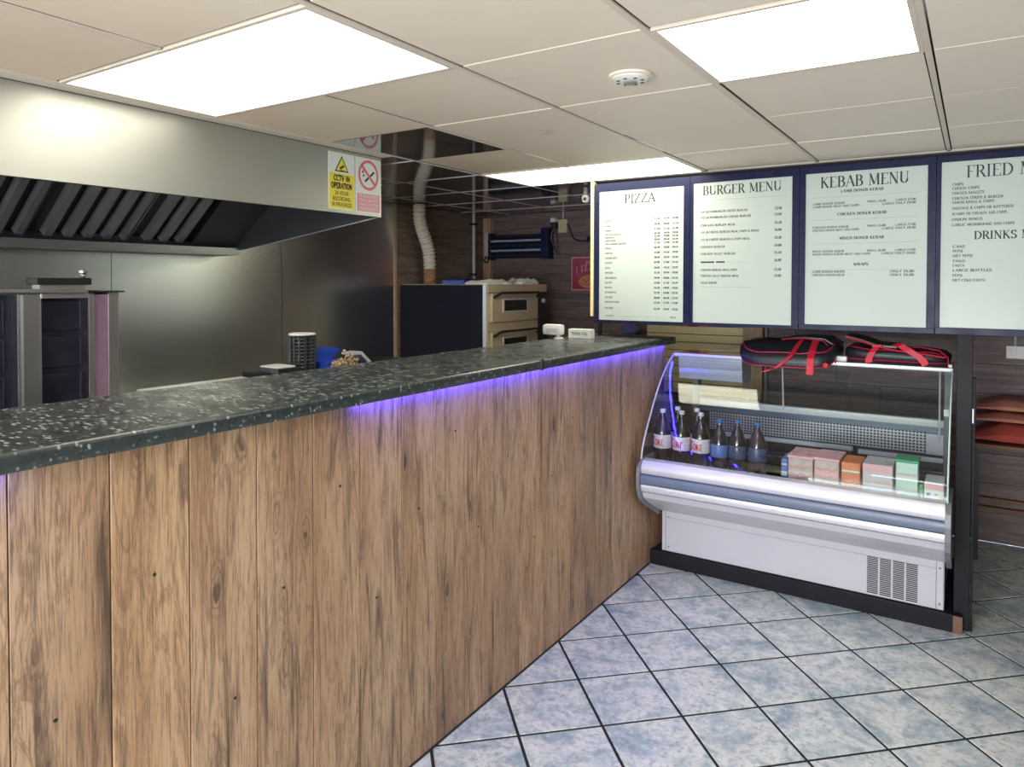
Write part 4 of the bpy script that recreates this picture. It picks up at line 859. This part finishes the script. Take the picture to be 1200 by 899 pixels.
gp = dense([(3.825, .700, 0), (3.852, .78, 0), (3.935, .90, 0), (4.06, 1.055, 0), (4.20, 1.185, 0), (4.335, 1.262, 0)], 5); gp = [(p.x, p.y) for p in gp]
fg = obj('front_glass', MB().sheet(gp, 'x', FX0+.012, FX1-.006, -.006), 'glass', fr, True)
for xa in (FX0+.006, FX1-.006):
    fan = gp+[(4.335, .70)]
    obj('side_glass', MB().prism(fan, 'x', xa-.003, xa+.003), 'glass', fr)
obj('side_edge', MB().tube([(FX0+.008, a-.004, b) for a, b in gp], .005, 6), 'alu', fr, True)
obj('side_edge', MB().tube([(FX1-.004, a-.004, b) for a, b in gp], .004, 6), 'mint', fr, True)
obj('top_bar', MB().box(FX0+.01, FX1, 4.325, 4.352, 1.250, 1.272, .006), 'alu', fr, True)
obj('top_shelf', MB().box(FX0+.012, FX1-.004, 4.352, 4.72, 1.262, 1.268), 'glass', fr)
obj('lamp_housing', MB().prism([(4.38, 1.245), (4.58, 1.245), (4.60, 1.22), (4.60, 1.10), (4.54, 1.085), (4.40, 1.105), (4.385, 1.15), (4.395, 1.17), (4.38, 1.19)], 'x', FX0+.025, -1.19), 'alu', fr, True)
obj('rear_post', MB().box(FX0+.02, FX0+.06, 4.66, 4.72, .60, 1.262, .004), 'greyplastic', fr); obj('rear_post', MB().box(FX1-.05, FX1-.012, 4.66, 4.72, .60, 1.262, .004), 'greyplastic', fr)
for x in (-.95, -.155):
    obj('support_rod', MB().tube([(x, 4.40, .96 if x < -.5 else .87), (x, 4.36, 1.255)], .005, 8), 'wire', fr, True)
obj('glass_clamp', MB().box(-.665, -.60, 4.335, 4.39, 1.273, 1.305, .010), 'offwhite', fr, True); obj('glass_clamp', MB().box(-.118, -.100, 4.335, 4.36, 1.273, 1.29, .004), 'offwhite', fr, True)
# inside
RY = 4.72
obj('rear_rail', MB().box(FX0+.03, FX1-.02, RY-.03, RY+.02, .893, .936, .006), 'offwhite', fr, True)
obj('rear_recess', MB().box(FX0+.03, FX1-.02, RY, RY+.02, .855, .893), 'slate', fr)
obj('rear_wall', MB().box(FX0+.03, FX1-.02, RY+.02, RY+.03, .60, .893), 'black', fr)
mm = MB()
z = .735
while z < .853: mm.box(-1.49, -.235, RY-.006, RY-.002, z, z+.006); z += .0175
x = -1.49
while x < -.235: mm.box(x, x+.006, RY-.0062, RY-.002, .735, .853); x += .0185
mo = obj('wire_mesh', mm, 'wire', fr); mo['kind'] = 'stuff'
obj('fan_cover', MB().box(-.232, -.120, RY-.03, RY, .735, .855, .005), 'palegrey', fr)
obj('mid_rail', MB().box(-1.44, -.61, RY-.05, RY-.025, .705, .732, .005), 'offwhite', fr, True); obj('mid_rail', MB().box(-.58, FX1-.02, RY-.05, RY-.025, .695, .722, .005), 'offwhite', fr, True)
obj('deck', MB().box(FX0+.02, FX1-.012, 3.86, RY-.002, .588, .600, .002), 'greyplastic', fr)

# bottles
def bottle(loc, label, tall=.365, r=.052, drink='cola', cap='caps_w', lab='label', script=True):
    t = thing('drink_bottle', label, 'bottle', loc, 'bottles in the display fridge'); x, y, z = loc; h = tall; 
    pf = [(r*.55, 0), (r*.92, .006), (r, .025), (r*.97, h*.18), (r*.93, h*.28), (r, h*.38), (r, h*.60), (r*.93, h*.68), (r*.68, h*.78), (r*.36, h*.87), (r*.28, h*.92), (r*.28, h*.955)]
    obj('body', MB().lathe(pf, loc, 20), drink, t, True)
    obj('label_band', MB().lathe([(r+.0004, h*.385), (r+.0012, h*.39), (r+.0012, h*.595), (r+.0004, h*.60)], loc, 24), lab, t, True)
    obj('cap', MB().lathe([(r*.30, h*.945), (r*.31, h*.95), (r*.31, h*.995), (r*.26, h)], loc, 16), cap, t, True)
    if script:
        m = MB(); adv = 0
        for ch, wd in (('C', .024), ('O', .020), ('K', .018), ('E', .014)):
            tmp = MB(); text(tmp, ch, (0, 0, 0), Vector((1, 0, 0)), Vector((0, 0, 1)), h*.13 if ch == 'C' else h*.09, .22, .13, False, wd)
            k0 = len(m.v)
            vs2 = []
            for q in tmp.v:
                a = -PI/2-.35+.30+(adv+q[0]-.038)/r-.25; rr_ = r+.0020
                vs2.append((x+rr_*math.cos(a), y+rr_*math.sin(a), z+h*.435+q[2]))
            m.add(vs2, tmp.f); adv += wd
        obj('lettering', m, 'redprint', t)
    return t
DZ = .6005
bottle((-1.548, 4.010, DZ), 'dark cola bottle with white cap, leftmost in the front row of the fridge')
bottle((-1.432, 4.010, DZ), 'dark cola bottle with white cap, second in the fridge\'s front row')
bottle((-1.318, 4.010, DZ), 'dark cola bottle with pale label, third in the fridge\'s front row')
bottle((-1.500, 4.13, DZ), 'dark cola bottle standing behind the two leftmost front bottles')
bottle((-1.385, 4.14, DZ), 'dark cola bottle behind the second and third front bottles')
bottle((-1.210, 4.010, DZ), 'dark bottle with dim bluish label, fourth in the fridge\'s front row', .335, .047, 'cola', 'caps_b', 'bluefilm_refl', False)  # band colour imitates a bluish reflection on the dark bottle
bottle((-1.108, 4.010, DZ), 'dark bottle with blue cap and dark label, fifth in the fridge\'s front row', .345, .047, 'cola', 'caps_b', 'dimreflect', False)
bottle((-1.000, 4.010, DZ), 'purple-brown bottle with blue cap, last of the front row beside the packets', .345, .050, 'cola_clear', 'caps_b', 'dimreflect', False)

def pack(name, label, cat, x0, x1, y0, y1, h, mat, top, bands, tilt=0.0):
    t = thing(name, label, cat, ((x0+x1)/2, (y0+y1)/2, DZ), 'packets in the display fridge')
    obj('pack_body', MB().box(x0, x1, y0, y1, DZ+.0005, DZ+h, .006), mat, t)
    if name == 'meat_pack':
        f = MB()
        for q in range(3): f.sheet([(x0+.004+(x1-x0-.008)*i/8, DZ+h*(.30+.22*q)+.006*math.sin(i*1.7+q*2+x0*40)) for i in range(9)], 'y', y0-.003, y0-.0003, .010)
        obj('meat_slices', f, 'orange_meat', t)
    if top: obj('pack_lid', MB().box(x0-.004, x1+.004, y0-.004, y1+.004, DZ+h+.0003, DZ+h+.014, .004), top, t)
    for k, (a, b, bm_) in enumerate(bands): obj('print_band', MB().box(x0+.002, x1-.002, y0-.0016, y0-.0002, DZ+h*a, DZ+h*b), bm_, t)
    return t
pack('food_packet', 'slim blue and silver packet between the last bottle and the pink packs', 'packet', -.868, -.835, 3.98, 4.14, .17, 'bluefilm_refl', None, [(.2, .3, 'offwhite'), (.45, .6, 'offwhite'), (.8, .85, 'palegrey')])
pack('meat_pack', 'clear pink-topped meat pack next to the blue packet', 'packet', -.828, -.705, 3.96, 4.18, .185, 'meat', 'pink', [(.55, .62, 'palegrey'), (.25, .32, 'pink')])
pack('meat_pack', 'pink-banded meat pack left of the orange carton', 'packet', -.698, -.580, 3.96, 4.18, .190, 'meat', 'pink', [(.60, .78, 'pink'), (.3, .36, 'offwhite')])
pack('orange_carton', 'orange carton with white bands in the middle of the packets', 'carton', -.570, -.482, 3.97, 4.16, .195, 'orange', None, [(.0, .22, 'meat'), (.30, .36, 'offwhite'), (.75, .8, 'mint')])
pack('ham_pack', 'wide pink and grey striped pack right of the orange carton', 'packet', -.470, -.335, 3.96, 4.16, .205, 'palegrey', None, [(.80, .99, 'pink'), (.52, .60, 'meat'), (.25, .36, 'offwhite')])
pack('sauce_tub', 'tall pale green tub with green lid standing among the packets', 'tub', -.325, -.228, 3.99, 4.12, .225, 'mint', 'green', [(.60, .68, 'offwhite'), (.72, .76, 'pink'), (.2, .3, 'offwhite')])
pack('green_bottle', 'narrow green bottle-shaped pack between pale tub and patterned pack', 'packet', -.222, -.205, 3.98, 4.08, .13, 'green', None, [])
pack('patterned_pack', 'white pack with pink band and blue spots at the right end of the fridge', 'packet', -.200, -.118, 3.96, 4.14, .150, 'offwhite', None, [(.78, .97, 'pink')])
pp = [o for o in bpy.data.objects if o.name.startswith('patterned_pack')][0]
m1, m2 = MB(), MB()
for k, (a, b) in enumerate(((.2, .25), (.35, .45), (.22, .62), (.6, .2), (.7, .4), (.62, .62), (.85, .3), (.85, .55))):
    (m1 if k % 2 == 0 else m2).lathe([(.008, 0), (.008, .001)], (-.200+.082*a, 3.9585, DZ+.15*b), 10, 'y')
obj('blue_spots', m1, 'blue', pp); obj('red_spots', m2, 'pinkprint', pp)
tag(obj('white_note', MB().box(-.135, -.112, 4.325, 4.329, 1.02, 1.055), 'signwhite', at=(-.12, 4.33, 1.03)), 'tiny white sticker inside the right end of the fridge glass', 'sticker')

# ------------------------------------------------------------------ delivery bags
def se(c, s): return math.copysign(abs(c)**s, c)
def droop(y): return min(0, y-4.335)*.5
def bag(name, label, cx, cy, z0, lx, ly, lz, warp, sheen):
    t = thing(name, label, 'bag', (cx, cy, z0), 'insulated delivery bags')
    def S_(a, b, k=1.0):                    # a around, b up
        x = se(math.cos(a), .45)*se(math.cos(b), .5); y = se(math.sin(a), .45)*se(math.cos(b), .5); z = se(math.sin(b), .6)
        px_, py_, pz_ = x*lx/2*k, y*ly/2*k, z*lz/2*k
        return Vector((cx+px_, cy+py_, droop(cy+py_)+z0+lz/2+pz_*warp(x)+(warp(x)-1)*lz/2+.004*math.sin(9*x+4*y)*(1 if z > 0 else 0)))
    m = MB(); na, nb = 48, 14; vs_ = []
    for j in range(nb+1):
        b = -PI/2+PI*j/nb
        for i in range(na): vs_.append(S_(2*PI*i/na, b)[:])
    m.add(vs_, [(j*na+i, j*na+(i+1) % na, (j+1)*na+(i+1) % na, (j+1)*na+i) for j in range(nb) for i in range(na)])
    obj('bag_body', m, 'nylon', t, True)
    for b in (.62, -.45): obj('piping', MB().tube([S_(2*PI*i/60, b, 1.012) for i in range(61)], .0042, 6, False), 'piping', t, True)
    return t, S_
def ribbon(pts, wdir, wd, th=.003):
    m = MB(); wdir = Vector(wdir).normalized()*wd/2; pts = [Vector(p) for p in pts]; vs_ = []
    for p in pts: vs_ += [p-wdir, p+wdir, p+wdir+Vector((0, -th, th*.3)), p-wdir+Vector((0, -th, th*.3))]
    fs = [(4*i+k, 4*i+(k+1) % 4, 4*i+4+(k+1) % 4, 4*i+4+k) for i in range(len(pts)-1) for k in range(4)]+[(3, 2, 1, 0), tuple(4*(len(pts)-1)+k for k in range(4))]
    return m.add(vs_, fs)
TZ = 1.273
b1_, S1 = bag('delivery_bag', 'black insulated delivery bag with red straps, on the left of the fridge top', -.915, 4.44, TZ, .545, .46, .112, lambda x: 1.0-.10*max(0, -x)**2, True)
obj('end_panel', MB().add([S1(PI+a, b, 1.004)[:] for b in (-.3, 0, .4) for a in (-.5, -.25, 0, .25, .5)], [(j*5+i, j*5+i+1, (j+1)*5+i+1, (j+1)*5+i) for j in range(2) for i in range(4)]), 'nylon_sheen', b1_)  # lighter grey patch paints the sheen on the bag's rounded end
obj('strap', ribbon([(-.84, 4.34, TZ+.116), (-.855, 4.24, TZ+.065), (-.875, 4.198, TZ+.025), (-.91, 4.190, TZ-.01), (-.95, 4.188, TZ-.045), (-.985, 4.190, TZ-.062), (-1.01, 4.192, TZ-.062)], (1, 0, .45), .038), 'strap', b1_)
obj('strap', ribbon([(-.762, 4.34, TZ+.114), (-.764, 4.24, TZ+.062), (-.765, 4.198, TZ+.02), (-.766, 4.190, TZ-.02), (-.768, 4.190, TZ-.068)], (1, 0, 0), .036), 'strap', b1_)
obj('strap_toggle', MB().lathe([(.004, -.012), (.013, -.009), (.016, 0), (.013, .006)], (-.690, 4.215, TZ-.012), 14, 'y'), 'strap', b1_, True)
obj('fold_flap', MB().sheet([(-.95, TZ+.108), (-.83, TZ+.122), (-.72, TZ+.118), (-.66, TZ+.08)], 'y', 4.34, 4.64, .008), 'nylon', b1_, True)
obj('piping', MB().tube([(-.95, 4.335, TZ+.113), (-.83, 4.332, TZ+.122), (-.72, 4.332, TZ+.112), (-.66, 4.30, TZ+.05), (-.65, 4.28, TZ-.005)], .004, 6), 'piping', b1_, True)
b2_, S2 = bag('delivery_bag', 'flatter black delivery bag with two red straps, on the right of the fridge top', -.368, 4.545, TZ, .52, .38, .085, lambda x: 1.0-.12*x, True)
obj('fold_flap', MB().sheet([(-.615, TZ+.135), (-.54, TZ+.118), (-.46, TZ+.092), (-.36, TZ+.085)], 'y', 4.38, 4.68, .010), 'nylon', b2_, True)
obj('piping', MB().tube([(-.615, 4.375, TZ+.138), (-.54, 4.372, TZ+.120), (-.46, 4.368, TZ+.094), (-.36, 4.36, TZ+.075), (-.22, 4.352, TZ+.062), (-.13, 4.352, TZ+.050)], .0045, 6), 'strap', b2_, True)
obj('piping', MB().tube([(-.33, 4.40, TZ+.09), (-.25, 4.38, TZ+.098), (-.16, 4.37, TZ+.085), (-.12, 4.36, TZ+.05), (-.118, 4.355, TZ+.01)], .004, 6), 'piping', b2_, True)
obj('strap', ribbon([(-.44, 4.42, TZ+.100), (-.45, 4.355, TZ+.096), (-.475, 4.34, TZ+.060), (-.49, 4.335, TZ+.025), (-.49, 4.333, TZ+.004)], (1, 0, .15), .036), 'strap', b2_)
obj('strap', ribbon([(-.475, 4.34, TZ+.096), (-.43, 4.34, TZ+.098)], (0, 0, 1), .012), 'strap', b2_)
obj('strap', ribbon([(-.37, 4.37, TZ+.108), (-.34, 4.345, TZ+.105), (-.30, 4.335, TZ+.080), (-.25, 4.333, TZ+.048), (-.225, 4.332, TZ+.020), (-.222, 4.332, TZ+.004)], (.9, 0, .5), .034), 'strap', b2_)

# ================================================================== RIGHT SIDE
sp = thing('fridge_side_panel', 'tall black painted timber panel closing the right end of the fridge', 'panel', (-.04, 4.5, 0))
obj('front_upright', MB().box(-.076, -.010, 4.12, 4.19, .0005, 1.462, .003), 'blackwood', sp); obj('panel', MB().box(-.062, -.030, 4.19, 5.00, .0005, 1.462), 'blackwood', sp)
obj('edge_strip', MB().box(-.008, .004, 4.13, 4.18, .0005, 1.25, .002), 'blackwood', sp)
obj('hinge', MB().box(-.009, -.003, 4.121, 4.129, 1.03, 1.10), 'wire', sp)
ws = thing('back_shelf', 'brown wooden shelf on the dark wall right of the fridge', 'shelf', (.6, 5.4, .7))
obj('shelf_board', MB().box(-.02, 1.25, 5.22, 5.649, .70, .728, .003), mat_wall_wood('brown_shelf_wood', (.20, .095, .05), (.27, .14, .08), (.13, .06, .035), 'x'), ws)
obj('bracket', MB().box(.0, .03, 5.26, 5.649, .60, .70), 'black', ws); obj('bracket', MB().box(1.1, 1.13, 5.26, 5.649, .60, .70), 'black', ws); obj('leg', MB().box(.0, .03, 5.24, 5.27, 0.0005, .70), 'black', ws)
for z in (.285, .225): obj('lower_rail', MB().box(-.02, 1.25, 5.60, 5.649, z, z+.02, .003), 'brown', ws)
def cushion(name, label, x0, x1, y0, y1, z0, h, mat, ph):
    m = MB(); nx, ny = 26, 9; top, bot = [], []
    for i in range(nx):
        for j in range(ny):
            u, v = i/(nx-1), j/(ny-1); e = min(1, 5*min(u, 1-u)+.25)*min(1, 4*min(v, 1-v)+.35)
            zz = h*e*(.80+.20*math.sin(7.5*u+ph)); x, y = x0+(x1-x0)*u, y0+(y1-y0)*v
            top.append((x, y, z0+h*.18+zz*.82)); bot.append((x, y, z0+(h*.18)*(1-e)))
    q = nx*ny; fs = [(i*ny+j, i*ny+j+1, (i+1)*ny+j+1, (i+1)*ny+j) for i in range(nx-1) for j in range(ny-1)]; fs2 = [tuple(q+a for a in reversed(f)) for f in fs]
    rim = [(0, j) for j in range(ny)]+[(i, ny-1) for i in range(1, nx)]+[(nx-1, j) for j in range(ny-2, -1, -1)]+[(i, 0) for i in range(nx-2, 0, -1)]; rim = [i*ny+j for i, j in rim]
    m.add(top+bot, fs+fs2+[(a, b, b+q, a+q) for a, b in zip(rim, rim[1:]+rim[:1])]); return tag(obj(name, m, mat, at=((x0+x1)/2, (y0+y1)/2, z0), smooth=True), label, 'cloth', 'cloths piled on the back shelf')
cushion('folded_cloth', 'deep red folded cloth at the bottom of the pile on the wall shelf', .0, .95, 5.28, 5.62, .729, .115, 'cloth', .3)
cushion('folded_cloth', 'salmon folded cloth in the middle of the pile on the wall shelf', .0, .93, 5.29, 5.62, .856, .060, 'cloth2', 1.2)
cushion('folded_cloth', 'dusty salmon folded cloth on top of the pile on the wall shelf', .01, .95, 5.30, 5.62, .925, .065, 'cloth2', .6)
ss = thing('wall_switch', 'grey double switch plate on the dark wall at the right edge', 'switch', (.21, 5.64, 1.27))
obj('plate', MB().box(.165, .33, 5.625, 5.649, 1.225, 1.310, .004), 'palegrey', ss)
for x in (.19, .26): obj('rocker', MB().box(x, x+.035, 5.620, 5.626, 1.25, 1.285, .002), 'offwhite', ss)
tag(obj('conduit', MB().tube([(.215, 5.637, 1.311), (.215, 5.637, 2.35)], .009, 10), 'pipe', at=(.215, 5.637, 1.31), smooth=True), 'thin grey conduit running up from the switch plate at the right', 'pipe')
